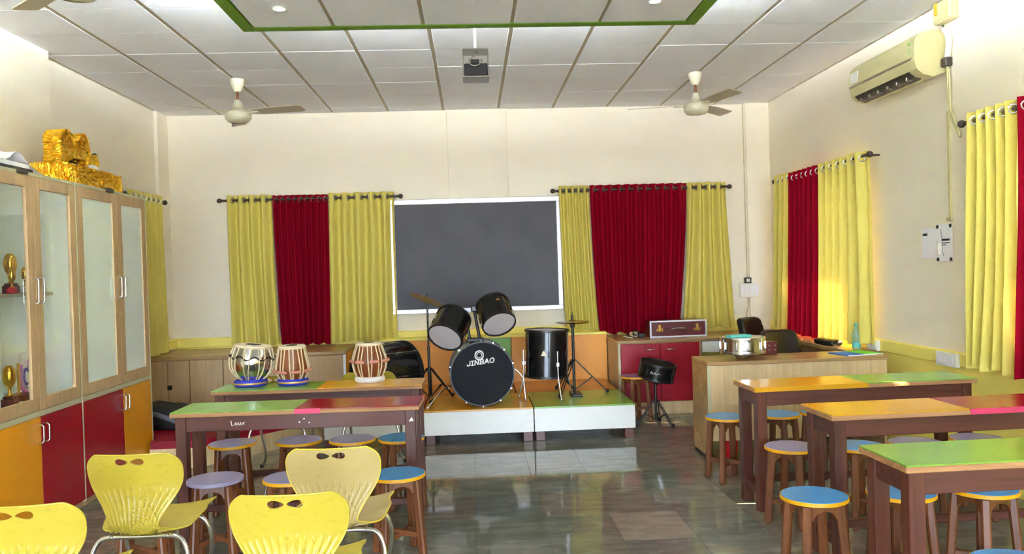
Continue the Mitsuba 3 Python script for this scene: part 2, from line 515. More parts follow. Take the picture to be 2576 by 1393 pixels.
part(ce, "green_border", B(DX1 - .08, DX1, YF, DY1, DZ - .004, DZ + .067, .003), M_green_trim)
part(ce, "green_border", B(DX0 + .08, DX1 - .08, DY1 - .08, DY1, DZ - .004, DZ + .045, .003), M_green_trim)
for x in (DX0 + .7, DX1 - .7):
    for y in (0.5, 2.5, 4.8):
        part(ce, "hanger", cyl((x, y, DZ + .04), (x, y, HC + .02), .008), M_chromeb)
# fluorescent tubes lying in the cove on top of the dropped panel
COVE = 5.0


def cove(p, q, k=1.0):
    key = part(ce, "cove_tube", cyl(p, q, .013, n=12), M_plastic)
    scene[key]["emitter"] = {"type": "area", "radiance": {"type": "rgb", "value": [COVE * k * .9, COVE * k * .98, COVE * k * 1.1]}}


for y0 in (3.85, 2.5, 1.15, -.2, -1.55, -2.9, -4.25, -5.6):
    cove((DX0 + .06, y0, DZ + .072), (DX0 + .06, min(y0 + 1.2, DY1), DZ + .072), 2.0 if y0 > 3 else .9)
    cove((DX1 - .06, y0, DZ + .072), (DX1 - .06, min(y0 + 1.2, DY1), DZ + .072), 2.0 if y0 > 3 else .9)
for x0 in (-1.25, 0.15):
    cove((x0, DY1 - .30, DZ + .066), (x0 + 1.2, DY1 - .30, DZ + .066), .6)

# recessed spot lamps in the dropped panel
spot_pos = [(-1.11, 4.97), (1.175, 4.93), (-1.11, 2.6), (1.175, 2.6), (0.03, 2.6)]
spot_lab = ["small white recessed spot lamp in the dropped ceiling panel, near its left green edge", "small white recessed spot lamp in the dropped ceiling panel, near its right green edge"]
for k, (x, y) in enumerate(spot_pos[:2]):
    t = thing("ceiling_spot_lamp", spot_lab[k], "ceiling light")
    part(t, "bezel", torus(.038, .007, 24, 8, TM(x, y, DZ - .002)), M_plastic, True)
    key = part(t, "lamp", xf(lathe([(0, -.004), (.026, -.004), (.034, .004), (0, .004)], 24), TM(x, y, DZ - .001)), M_plastic, True)
    scene[key]["emitter"] = {"type": "area", "radiance": {"type": "rgb", "value": [1.4, 1.4, 1.4]}}

# ------------------------------------------------------------------ stage, chalkboard, counters
lam = {"red": M_lamred, "orange": M_lamorange, "green": M_lamgreen}


def stage_unit(x0, x1, y0, y1, top, label):
    t = thing("stage_table", label, "stage platform", "low tables making up the stage")
    part(t, "top", B(x0 + .002, x1 - .002, y0, y1, .285, .300, .002), top)
    part(t, "skirt", B(x0 + .002, x1 - .002, y0 + .004, y0 + .022, .085, .285, .002), M_white)
    part(t, "frame", cat(B(x0 + .01, x1 - .01, y0 + .022, y0 + .05, .2, .285), B(x0 + .01, x1 - .01, y1 - .04, y1 - .01, .2, .285),
                         B(x0 + .01, x0 + .04, y0 + .03, y1 - .03, .2, .285), B(x1 - .04, x1 - .01, y0 + .03, y1 - .03, .2, .285)), M_dark)
    for x in (x0 + .012, x1 - .092):
        for y in (y0 + .03, y1 - .11):
            part(t, "leg", B(x, x + .08, y, y + .08, 0, .285), M_darkV)
    return t


stage_unit(-1.305, -.455, 6.99, 7.83, M_lamred, "white skirted stage table with a red-brown top, at the left end of the front row")
stage_unit(-.450, .500, 6.99, 7.83, M_lamorange, "white skirted stage table with an orange top, under the bass drum bearing lettering")
stage_unit(.505, 1.390, 6.99, 7.83, M_lamgreen, "white skirted stage table with a green top, under the floor tom")
M_rear = mat("rear_stage_top", grain((190, 122, 48), (160, 92, 36), 0, 12), 0.25, 0.5)
stage_unit(-.600, .395, 7.84, 8.61, M_rear, "stage table with a brown-orange top in the rear row, behind the lettered bass drum")
stage_unit(.400, 1.385, 7.84, 8.61, M_rear, "stage table with a brown-orange top in the rear row, behind the hi-hat stand")

bd = thing("chalkboard", "large dark grey chalkboard in a silver frame on the back wall", "chalkboard")
bx0, bx1, bz0, bz1, by = -.86, .99, 1.048, 2.283, YB - .062
part(bd, "board", B(bx0 + .03, bx1 - .03, by, by + .02, bz0 + .03, bz1 - .03, .001), M_board)
for a in ((bx0, bx1, bz1 - .055, bz1), (bx0, bx1, bz0, bz0 + .05), (bx0, bx0 + .05, bz0 + .05, bz1 - .055), (bx1 - .05, bx1, bz0 + .05, bz1 - .055)):
    part(bd, "frame_bar", B(a[0], a[1], by - .012, by + .026, a[2], a[3], .006), M_alu)

# coloured boards on the wall below the chalkboard
for x0, x1, m, lab in ((-.97, .155, M_panelorange, "orange board on the wall below the chalkboard, left of the green board"),
                       (.16, .395, M_panelgreen, "narrow green board on the wall below the chalkboard"),
                       (.40, 1.425, M_panelorange, "orange board on the wall below the chalkboard, right of the green board")):
    single("wall_panel", B(x0, x1, 8.625, 8.645, .0, .775, .003), m, lab, "panel", group=None)
single("ledge_board", B(-.99, 1.425, 8.60, 8.81, .776, .80, .003), M_dado, "yellow ledge board under the chalkboard above the coloured boards", "ledge")

# left counter
lc = thing("wall_counter", "long wooden cupboard counter under the left back window", "counter")
YC = 8.03
part(lc, "worktop", B(-3.19, -1.262, YC - .012, 8.81, .715, .75, .004), M_woodTop)
part(lc, "side_panel", B(-1.285, -1.265, YC, 8.80, 0, .715), M_panelorange, label="orange laminate end panel")
part(lc, "carcass", B(-3.19, -1.286, YC + .02, 8.80, 0, .714), M_woodV)
xs = [-3.18, -2.985, -2.775, -2.452, -2.05, -1.67, -1.287]
for k in range(6):
    d = part(lc, "door", B(xs[k] + .003, xs[k + 1] - .003, YC - .003, YC + .017, .26, .708, .003), M_woodV)
    if k == 1:
        part(d, "lock", cyl((-2.965, YC - .012, .45), (-2.965, YC, .45), .024, n=16), M_black)
part(lc, "edge_strip", B(-1.288, -1.262, YC - .005, YC + .018, .0, .714, .002), M_alu)

# right counter
rc = thing("wall_counter", "wooden cupboard counter with red doors under the right back window", "counter")
part(rc, "worktop", B(1.43, 3.30, YC - .01, 8.80, .72, .75, .004), M_woodTop)
part(rc, "side_panel", B(1.435, 1.46, YC, 8.80, 0, .719), M_woodV)
part(rc, "carcass", B(1.46, 2.255, YC + .02, 8.78, .0, .719), M_woodV)
part(rc, "edge_strip", B(1.437, 1.463, YC - .006, YC + .016, .08, .719, .002), M_edge)
for a, b in ((1.466, 1.862), (1.866, 2.262)):
    d = part(rc, "door", B(a, b, YC - .004, YC + .016, .13, .712, .003), M_reddoor)
    hx = b - .1 if a < 1.5 else a + .1
    part(d, "handle", cat(tube(spline([(hx - .045, YC - .004, .655), (hx - .04, YC - .03, .655), (hx + .04, YC - .03, .655), (hx + .045, YC - .004, .655)], 14), .005)), M_chrome, True)
part(rc, "plinth", B(1.46, 2.262, YC - .001, YC + .02, .0, .125, .002), M_woodPale)
part(rc, "end_panel", B(2.262, 2.285, YC, 8.78, 0, .719), M_woodV)
part(rc, "drawer", B(2.30, 2.53, YC + .03, 8.5, .60, .715, .004), M_plastic, label="white drawer front under the worktop")

# counter along the right wall
sc = thing("side_counter", "wooden counter along the right wall behind the teacher's desk", "counter")
part(sc, "worktop", B(3.045, 3.28, 6.47, 8.015, .715, .75, .004), M_woodTop)
part(sc, "front_panel", B(3.14, 3.16, 6.47, 8.0, 0, .714), M_woodV)

# teacher's desk
td = thing("teacher_desk", "pale wood panelled teacher's desk at the right with a floor-length side panel", "desk")
part(td, "desktop", B(1.752, 3.16, 6.02, 6.455, .725, .752, .003), M_woodTop)
part(td, "front_panel", B(1.775, 3.15, 6.035, 6.055, .15, .724, .002), M_woodPale)
part(td, "side_panel", B(1.754, 1.776, 6.03, 6.45, .03, .724, .002), M_woodTop)
part(td, "side_panel", B(3.13, 3.15, 6.06, 6.45, .0, .724, .002), M_woodV)
part(td, "edge_strip", B(1.753, 1.779, 6.024, 6.036, .15, .724, .001), M_edge)
part(td, "plinth", B(1.757, 1.81, 6.06, 6.44, .0, .03, .002), M_black)

# low corner seat with red cushion
be = thing("corner_bench", "low wooden corner bench with a red cushion top, behind the left tables", "bench")
bp = Polygon([(-2.60, 6.56), (-2.20, 6.56), (-1.36, 7.55), (-1.36, 7.98), (-3.17, 7.98), (-3.17, 6.78), (-2.60, 6.78)])
part(be, "base", extrude(bp, .155), M_woodPale)
part(be, "cushion", extrude(bp.buffer(-.012).buffer(.008), .06, TM(0, 0, .155)), M_redcushion)
bg = thing("bag", "black cloth bag with a grey strap lying on the red corner bench", "bag")
v = rounded(-.30, .30, -.22, .20, 0, .20, .08, 14)
v = v.subdivide().subdivide()
vv = np.array(v.vertices)
vv[:, 2] *= 1 - .45 * np.clip((vv[:, 0] + .1) / .5, 0, 1)
vv += (meshkit.fbm(vv * 9, 3, 2)[:, None] - .5) * .05
vv[:, 2] = np.maximum(vv[:, 2], 0)
part(bg, "body", xf(trimesh.Trimesh(vv, v.faces, process=False), TM(-2.63, 7.22, .217, rz=-.1)), M_bag, True)
part(bg, "strap", tube(spline([(-2.88, 7.04, .36), (-2.70, 6.99, .36), (-2.55, 6.96, .31), (-2.42, 6.965, .26), (-2.34, 7.0, .235)], 24), .022, 6), M_bagstrap, True)

# ------------------------------------------------------------------ display cabinets at the left
XC, XW = -2.62, XL + .11


def handle(z0, z1, y):
    return tube(np.array([(XC, y, z0), (XC + .022, y, z0 + .002), (XC + .032, y, z0 + .012), (XC + .032, y, z1 - .012), (XC + .022, y, z1 - .002), (XC, y, z1)]), .0055, 8)


def cabinet(y0, y1, ys, lower, glass, label, see):
    t = thing("display_cabinet", label, "cabinet", "display cabinets along the left wall")
    XWl = XW
    b = .02
    ym = ys
    part(t, "top_panel", B(XWl, XC - .004, y0, y1, 2.148, 2.17), M_edge)
    part(t, "side_panel", B(XWl, XC - .022, y0, y0 + b, 0, 2.148), M_woodV)
    part(t, "side_panel", B(XWl, XC - .022, y1 - b, y1, 0, 2.148), M_woodV)
    part(t, "back_panel", B(XWl, XWl + .012, y0 + b, y1 - b, 0.05, 2.148), M_cabwhite)
    part(t, "inner_lining", cat(B(XWl + .012, XC - .03, y0 + b, y0 + b + .004, .76, 2.14), B(XWl + .012, XC - .03, y1 - b - .004, y1 - b, .76, 2.14), B(XWl + .012, XC - .03, y0 + b, y1 - b, 2.138, 2.146)), M_cabwhite)
    part(t, "floor_panel", B(XWl, XC - .024, y0 + b, y1 - b, .74, .76), M_cabwhite)
    part(t, "plinth", B(XC - .05, XC - .02, y0, y1, 0, .05), M_woodV)
    part(t, "divider", B(XC - .024, XC - .002, y0, y1, .70, .735), M_edge)
    part(t, "edge_strip", B(XC - .022, XC + .001, y1 - .014, y1, .04, 2.165, .002), M_edge)
    if see:
        part(t, "shelf", B(XWl + .012, XC - .16, y0 + b, y1 - b, 1.425, 1.445), M_edge)
    for k, (a, c) in enumerate(((y0 + .004, ym - .002), (ym + .002, y1 - .016))):
        d = part(t, "glass_door", cat(B(XC - .022, XC, a, a + .075, .738, 2.147, .002), B(XC - .022, XC, c - .075, c, .738, 2.147, .002),
                                      B(XC - .022, XC, a + .075, c - .075, .738, .815, .002), B(XC - .022, XC, a + .075, c - .075, 2.075, 2.147, .002)), M_woodV)
        if glass:
            vq = np.array([(XC - .012, a + .07, .81), (XC - .012, c - .07, .81), (XC - .012, c - .07, 2.08), (XC - .012, a + .07, 2.08)])
            part(d, "pane", trimesh.Trimesh(vq, [(0, 1, 2), (0, 2, 3)], process=False), "m_pane", False)
        else:
            part(d, "pane", B(XC - .014, XC - .009, a + .07, c - .07, .81, 2.08, .001), M_frost)
        hy = c - .03 if k == 0 else a + .03
        part(d, "handle", handle(1.38, 1.535, hy), M_chrome, True)
        lo = part(t, "door", B(XC - .022, XC, a, c, .052, .698, .002), {"o": M_orangedoor, "r": M_reddoor}[lower[k]], label={"o": "orange door", "r": "red door"}[lower[k]])
        part(lo, "handle", handle(.545, .655, hy), M_chrome, True)
    return t


cabinet(4.46, 5.545, 5.01, "or", True, "wooden display cabinet with trophies behind clear glass, nearer the camera", True)
cabinet(5.552, 6.70, 6.165, "ro", False, "wooden display cabinet with frosted glass doors, nearer the back wall", False)
for k, y in enumerate((4.90, 6.05)):
    single("cabinet_catch", B(XC - .05, XC + .012, y - .05, y + .05, 2.15, 2.180, .003), M_rod,
           ["dark catch plate on the cabinet's top edge below the papers", "dark catch plate on the cabinet's top edge below the gold foil model"][k], "catch")


# trophies
def trophy(x, y, z, h, label, m=M_gold, base=M_maroonbox):
    t = thing("trophy", label, "trophy", "trophies inside the display cabinet")
    s = h / .24
    part(t, "base", xf(cat(B(-.035, .035, -.035, .035, 0, .045), B(-.028, .028, -.028, .028, .045, .06)), TM(x, y, z, s=s)), base)
    part(t, "cup", xf(lathe([(0, .06), (.022, .06), (.010, .075), (.008, .10), (.012, .11), (.028, .13), (.036, .16), (.034, .20), (.03, .22), (.016, .238), (0, .24)], 24), TM(x, y, z, s=s)), m, True)
    for sg in (-1, 1):
        part(t, "handle", xf(tube(spline([(0, sg * .03, .2), (0, sg * .055, .19), (0, sg * .05, .15), (0, sg * .02, .125)], 14), .004, 6), TM(x, y, z, s=s)), m, True)


trophy(-2.90, 5.25, 1.446, .25, "tallest gold cup trophy on the upper shelf of the glass cabinet")
trophy(-2.86, 5.345, 1.446, .165, "slim gold trophy on the upper shelf, right of the tallest cup", base=M_plastic)
trophy(-2.97, 5.14, 1.446, .20, "gold trophy on the upper shelf, left of the tallest cup")
trophy(-2.80, 5.08, 1.446, .15, "short gold trophy with an orange base at the left end of the upper shelf", base=M_redplastic)
trophy(-2.82, 5.05, .761, .25, "gold trophy on the cabinet floor at the left edge of the picture")
t = thing("trophy", "award with a pink and purple swirl and brown base on the cabinet floor", "trophy", "trophies inside the display cabinet")
part(t, "base", B(-2.97, -2.83, 5.26, 5.41, .761, .80), M_maroonbox)
part(t, "post", B(-2.905, -2.89, 5.285, 5.30, .80, 1.0), M_brass)
for k, R in enumerate((.10, .075, .05)):
    a = np.linspace(.2 * PI, 1.5 * PI, 20)
    part(t, "swirl", tube(np.stack([np.full(20, -2.9), 5.39 + R * np.cos(a) * .8, .905 + R * np.sin(a)], -1), .011, 8), [M_purpleflow, M_purple, M_bluecloth][k], True)
part(t, "plaque", B(-2.92, -2.89, 5.33, 5.39, .96, 1.06), M_plastic)

# things on the cabinets
def crumple(m, a, size):
    v_, f_ = trimesh.remesh.subdivide_to_size(m.vertices, m.faces, size)
    m2 = trimesh.Trimesh(v_, f_)
    m2.merge_vertices()
    q_ = np.array(m2.vertices)
    r_ = np.random.default_rng(11)
    q_ += r_.uniform(-a, a, q_.shape) + (np.stack([meshkit.fbm(q_ * 9, 2, k_) for k_ in (21, 22, 23)], -1) - .5) * .02
    q_[:, 2] = np.maximum(q_[:, 2], 2.171)
    return trimesh.Trimesh(q_, m2.faces, process=False)


fo = thing("foil_model", "gold foil craft model with rounded lobes on a tub base, on the cabinet", "decoration")
sh = Point(-2.82, 5.66).buffer(.14, 24).union(Point(-2.82, 6.36).buffer(.14, 24)).convex_hull
wall_ = sh.difference(sh.buffer(-.03))
m = extrude(sh, .05, TM(0, 0, 2.171))
ring = extrude(wall_.segmentize(.04), .13, TM(0, 0, 2.171))
ring = crumple(ring, .010, .04)
rv = np.array(ring.vertices)
rv[:, :2] += ((meshkit.fbm(rv * np.array([14, 14, 4]), 3, 4) - .5)[:, None] * .035) * (rv[:, :2] - np.array([-2.82, 6.01])) / (np.linalg.norm(rv[:, :2] - np.array([-2.82, 6.01]), axis=1, keepdims=True))
rv[:, 2] += np.where(rv[:, 2] > 2.25, (meshkit.fbm(rv * 11, 3, 8) - .5) * .03, 0)
part(fo, "tub", cat(m, trimesh.Trimesh(rv, ring.faces, process=False)), M_foil, False)
heart = shapely.union_all([Point(.10, .25).buffer(.105, 24), Point(.335, .275).buffer(.092, 24), Polygon([(-.005, -.02), (.085, -.02), (.10, .25), (-.005, .25)]),
                           Polygon([(.12, .17), (.32, .17), (.34, .22), (.22, .235), (.10, .22)]), Polygon([(.34, -.02), (.47, -.02), (.427, .275), (.33, .2)]), Point(.50, .17).buffer(.06, 20), Polygon([(.44, -.02), (.56, -.02), (.56, .17), (.44, .17)])])
hm = extrude(heart.segmentize(.03), .12, np.array([[0, 0, 1, -2.93], [1, 0, 0, 5.76], [0, 1, 0, 2.22], [0, 0, 0, 1.0]]))
hm = crumple(hm, .006, .04)
part(fo, "lobed_back", hm, M_foil, False)
part(fo, "dark_lining", B(-2.92, -2.85, 5.85, 6.10, 2.22, 2.38, .01), M_rod)
part(fo, "cotton_tuft", xf(trimesh.creation.icosphere(3, .06), TM(-2.79, 6.16, 2.31)), M_whitecloth, True)
part(fo, "feather", tube(spline([(-2.88, 6.30, 2.40), (-2.88, 6.37, 2.46), (-2.88, 6.42, 2.49), (-2.88, 6.46, 2.47)], 14), np.linspace(.018, .004, 14), 6), M_rod, True)
part(fo, "end_block", B(-2.85, -2.75, 6.52, 6.60, 2.171, 2.26, .006), M_foil)
pf = thing("folder", "black and white folder lying on top of the cabinet near the left edge", "folder")
part(pf, "cover", B(-3.02, -2.66, 4.60, 5.10, 2.172, 2.197, .004), M_black)
part(pf, "pages", B(-3.00, -2.67, 4.62, 5.08, 2.197, 2.225, .003), M_paper)
g = np.stack(np.meshgrid(np.linspace(0, 1, 18), np.linspace(0, 1, 18), indexing="ij"), -1).reshape(-1, 2)
gz = .02 + .10 * np.exp(-((g[:, 1] - .35) / .22) ** 2) * (1 - .3 * g[:, 0]) + .05 * (meshkit.fbm(np.c_[g * 5, g[:, :1] * 0], 3, 3) - .5)
cv = np.c_[-3.05 + g[:, 0] * .36, 4.86 + g[:, 1] * .42, 2.21 + gz * (1 - .3 * g[:, 1]) - .028 * np.clip((g[:, 1] - .5) * 2, 0, 1)]
gf = [(i * 18 + j, (i + 1) * 18 + j, (i + 1) * 18 + j + 1, i * 18 + j + 1) for i in range(17) for j in range(17)]
single("crumpled_sheet", trimesh.Trimesh(cv, [(a, b, c) for a, b, c, d in gf] + [(a, c, d) for a, b, c, d in gf], process=False), M_paper,
       "crumpled white sheet lying over the folder on the cabinet", "sheet", 40)

# ------------------------------------------------------------------ curtains


def curtain(P, top, bot, ztop, zbot, n, m, label, seed, group, amp=.046, rings=True, sway=0.0):
    """P(s, d, z) places a point: s along the rod, d out from it. top/bot = (s0, s1)"""
    nu, nz = n * 18 + 1, 32
    u = np.linspace(0, 1, nu)
    t = np.linspace(0, 1, nz)
    U, Tt = np.meshgrid(u, t, indexing="ij")
    jitter = (meshkit.fbm(np.stack([U * n * .55, Tt * .8, np.full_like(U, seed)], -1), 2, seed) - .5)
    ph = 2 * PI * n * U + jitter * 2.6 * np.clip(Tt * 2.5, 0, 1)
    sn_ = np.sin(ph)
    d = np.sign(sn_) * np.abs(sn_) ** .8 * amp * (1 + .2 * Tt + 1.1 * jitter * Tt)
    e = Tt ** 1.6
    s0 = top[0] + (bot[0] - top[0]) * e
    s1 = top[1] + (bot[1] - top[1]) * e
    s = s0 + (s1 - s0) * (U + .010 * np.sin(ph * 2) / n) + sway * np.sin(PI * Tt) * (s1 - s0)
    zb = zbot + .012 * np.sin(ph * .5 + seed)
    z = ztop + (zb - ztop) * Tt
    v = P(s, d, z).reshape(-1, 3)
    i, j = np.meshgrid(np.arange(nu - 1), np.arange(nz - 1), indexing="ij")
    a = (i * nz + j).ravel()
    f = np.vstack([np.c_[a, a + nz, a + nz + 1], np.c_[a, a + nz + 1, a + 1]])
    k = thing("curtain", label, "curtain", group)
    part(k, "cloth", trimesh.Trimesh(v, f, process=False), m, True)
    zr = ztop - .052
    for q in range(1, 2 * n, 1 if n < 8 else 2):
        uq = q / (2 * n)
        s_ = top[0] + (top[1] - top[0]) * uq
        sg = 1 if q % 2 else -1
        c = P(np.array(s_), np.array(0.0), np.array(zr))
        c2 = P(np.array(s_ + .02), np.array(sg * -.028 * np.sign(top[1] - top[0])), np.array(zr))
        ax = np.cross(c2 - c, [0, 0, 1.0])
        part(k, "grommet", torus(.026, .0075, 18, 6, frame(ax, c)), M_chrome, True)
    return zr


def rod(P, s0, s1, z, label):
    t = thing("curtain_rod", label, "curtain rod")
    a, b = P(np.array(s0), np.array(0.), np.array(z)), P(np.array(s1), np.array(0.), np.array(z))
    part(t, "bar", cyl(a, b, .0125, n=14), M_rod, True)
    ax = (b - a) / np.linalg.norm(b - a)
    for p, sg in ((a, -1), (b, 1)):
        part(t, "finial", cat(xf(trimesh.creation.icosphere(2, .026), TM(*(p + ax * sg * .02))), cyl(p, p + ax * sg * .012, .02, n=12)), M_rod, True)
        wdir = P(np.array(0.), np.array(-.1), np.array(z)) - P(np.array(0.), np.array(0.), np.array(z))
        q = p - ax * sg * .05
        part(t, "bracket", cyl(q, q + wdir * 1.19, .008, n=8), M_rod, True)


def PB(s, d, z):
    return np.stack([s, 8.742 - d, z + 0 * s], -1)


def PR(s, d, z):
    return np.stack([3.212 - d, s, z + 0 * s], -1)


def PL(s, d, z):
    return np.stack([-3.127 + d, s, z + 0 * s], -1)


gB = "curtains on the back wall"
zr = curtain(PB, (-2.571, -2.10), (-2.552, -2.055), 2.372, .775, 4, M_curY, "yellow satin curtain at the left end of the left back window", 1, gB)
curtain(PB, (-2.092, -1.509), (-2.05, -1.529), 2.362, .765, 9, M_curM, "dark maroon curtain in the middle of the left back window", 2, gB, .030)
curtain(PB, (-1.501, -.808), (-1.529, -.816), 2.372, .782, 5, M_curY, "yellow satin curtain beside the chalkboard's left edge", 3, gB)
rod(PB, -2.63, -.755, zr, "dark rod with ball ends above the left back window")
zr = curtain(PB, (.969, 1.299), (1.006, 1.36), 2.384, .81, 5, M_curY, "yellow satin curtain beside the chalkboard's right edge", 4, gB, .034)
curtain(PB, (1.307, 2.369), (1.375, 2.255), 2.384, .768, 11, M_curM, "wide maroon curtain in the middle of the right back window", 5, gB, .036)
curtain(PB, (2.377, 2.80), (2.27, 2.88), 2.384, .79, 4, M_curY, "yellow satin curtain at the right end of the right back window", 6, gB)
rod(PB, .925, 2.83, zr, "dark rod with ball ends above the right back window")
gR = "curtains on the right wall"
zr = curtain(PR, (8.30, 7.93), (8.40, 8.06), 2.385, .80, 3, M_curY, "narrow yellow curtain in the corner nearest the back wall", 7, gR)
curtain(PR, (7.92, 7.25), (8.05, 7.348), 2.37, .775, 6, M_curM, "maroon curtain of the right wall window behind the teacher's desk", 8, gR)
curtain(PR, (7.24, 6.40), (7.338, 6.40), 2.37, .79, 6, M_curY, "yellow curtain glowing with sunlight behind the water bottle", 9, gR)
rod(PR, 8.36, 6.36, zr, "dark rod above the right wall window behind the teacher's desk")
zr = curtain(PR, (5.03, 4.57), (5.11, 4.672), 2.405, .78, 5, M_curY, "pale yellow curtain at the right edge of the picture", 10, gR, .036)
curtain(PR, (4.56, 3.30), (4.662, 3.30), 2.405, .765, 11, M_curM, "maroon curtain cut off by the right edge of the picture", 11, gR, .036)
rod(PR, 5.10, 3.25, zr, "dark rod with a ball end at the right edge of the picture")
zr = curtain(PL, (7.60, 8.43), (7.62, 8.49), 2.345, .765, 7, M_curY, "olive yellow curtain on the left wall behind the display cabinets", 12, None, .03)
rod(PL, 7.55, 8.48, zr, "dark rod on the left wall behind the display cabinets")

# ------------------------------------------------------------------ furniture: tables
TB = Proto()
TL, TW = 1.40, .35
TB.add("tabletop", B(0, TL, 0, TW, .722, .745, .003), M_ply)
TB.add("laminate", B(.002, TL / 2, .002, TW - .002, .745, .7515, .001), M_lamgreen)
TB.add("laminate_far", B(TL / 2, TL - .002, .002, TW - .002, .745, .7515, .001), M_lamorange)
TB.add("apron", B(.03, TL - .03, .03, .052, .635, .722), M_dark)
TB.add("apron", B(.03, TL - .03, TW - .052, TW - .03, .635, .722), M_dark)
TB.add("apron", B(.03, .052, .052, TW - .052, .635, .722), M_dark)
TB.add("apron", B(TL - .052, TL - .03, .052, TW - .052, .635, .722), M_dark)
for lx in (.022, TL - .084):
    for ly in (.022, TW - .084):
        TB.add("leg", B(lx, lx + .062, ly, ly + .062, 0, .722, .004), M_darkV)
TB.add("stretcher", B(.03, .065, .07, TW - .07, .095, .14), M_dark)
TB.add("stretcher", B(TL - .065, TL - .03, .07, TW - .07, .095, .14), M_dark)
TB.add("stretcher", B(.07, TL - .07, TW - .075, TW - .04, .11, .15), M_dark)
# the second half of the top is renamed laminate on placing
TB.parts = [(("laminate" if s == "laminate_far" else s), p, l) for s, p, l in TB.parts]


def table(x, y, rz, cols_, label, strips=()):
    M = TM(x, y, 0, rz=rz)
    key = TB.place("student_table", M, label, "table", "two-tone student tables")
    for nm, m_, lb in (("laminate", cols_[0][0], cols_[0][1]), ("laminate_001", cols_[1][0], cols_[1][1])):
        k = key + "__" + nm
        scene[k]["bsdf"] = {"type": "ref", "id": m_}
        tag(k, lb)
    for a, b, m_, lb in strips:
        part(key, "edge_strip", xf(B(a, b, -.004, .0, .724, .7518, .001), M), m_, label=lb)
    return key


G_, O_, R_ = (M_lamgreen, "green half of the top"), (M_lamorange, "orange half of the top"), (M_lamred, "red half of the top")
t1 = table(-1.752, 5.445, -.025, (G_, O_), "green and orange topped table carrying the three tabla drums")
t2 = table(-1.720, 4.625, -.03, (G_, R_), "green and red topped table with chalk scribble, left of the aisle", ((.70, .845, M_pink, "pink edge strip"),))
table(1.655, 4.725, .035, (O_, G_), "orange and green topped table nearest the teacher's desk", ((.0, .705, M_lamorange, "orange edge strip"),))
table(1.705, 3.80, .03, (O_, R_), "orange and red topped table, middle of the three at the right", ((.70, 1.40, M_pink, "pink edge strip"),))
table(1.535, 2.825, .02, (G_, G_), "green topped table nearest the camera at the right")
# chalk scribble on the apron of the second left table
M2 = TM(-1.720, 4.625, 0, rz=-.03)
scr = []
for pts in ([(0, .028), (.003, 0), (.012, .001)], [(.018, .004), (.023, .016), (.03, .014), (.031, .004), (.022, .002)], [(.036, .017), (.04, .003), (.047, .003), (.05, .018)],
            [(.055, .0), (.058, .016)], [(.062, .004), (.066, .018), (.072, .016)]):
    p = np.array(pts)
    scr.append(tube(np.c_[.335 + p[:, 0] * 1.1, np.full(len(p), .0285), .665 + p[:, 1] * 1.0], .0022, 5))
for x, z in ((.72, .672), (.775, .668), (.745, .690)):
    scr.append(xf(trimesh.creation.icosphere(1, .005), TM(x, .0285, z)))
part(t2, "chalk_scribble", xf(cat(*scr), M2), M_chalk)
part(t2, "paint_chip", xf(extrude(Polygon([(0, 0), (.028, .004), (.016, .026)]), .002, np.array([[1, 0, 0, 1.338], [0, 0, -1, .0215], [0, 1, 0, .655], [0, 0, 0, 1.0]])), M2), M_chalk)

# ------------------------------------------------------------------ stools
ST = Proto()
ST.add("seat", xf(lathe([(0, 0), (.141, 0), (.1455, .0035), (.1455, .018), (.142, .021), (0, .021)], 40), TM(0, 0, .419)), M_purple)
ST.add("rim", xf(lathe([(.1455, .0015), (.1485, .003), (.1485, .0185), (.1455, .0195)], 40), TM(0, 0, .419)), M_yedge)
for k in range(4):
    a = PI / 4 + k * PI / 2
    ca, sa = math.cos(a), math.sin(a)
    leg = B(-.019, .019, -.019, .019, 0, .419, .007)
    lv = np.array(leg.vertices)
    fz = 1 - lv[:, 2] / .419
    lv[:, 0] += .112 + .034 * fz
    leg.vertices = lv
    ST.add("leg", xf(leg, TM(rz=a)), M_stoolwood)
for k in range(4):
    pl = Polygon([(-.075, .0), (-.075, .068), (.075, .068), (.075, .0)] + [(.055 * math.cos(q), -.002 + .038 * math.sin(q)) for q in np.linspace(0, PI, 13)])
    ap = extrude(pl, .018, np.array([[1, 0, 0, 0], [0, 0, -1, .089], [0, 1, 0, .350], [0, 0, 0, 1.0]]))
    ST.add("apron", xf(ap, TM(rz=k * PI / 2)), M_stoolwood)
for k in (0, 1):
    c = .0 if k == 0 else .012
    ST.add("stretcher", xf(B(-.135, .135, -.014, .014, .100 + c, .128 + c, .003), TM(rz=PI / 4 + k * PI / 2)), M_stoolwood)
gS = "round wooden stools"
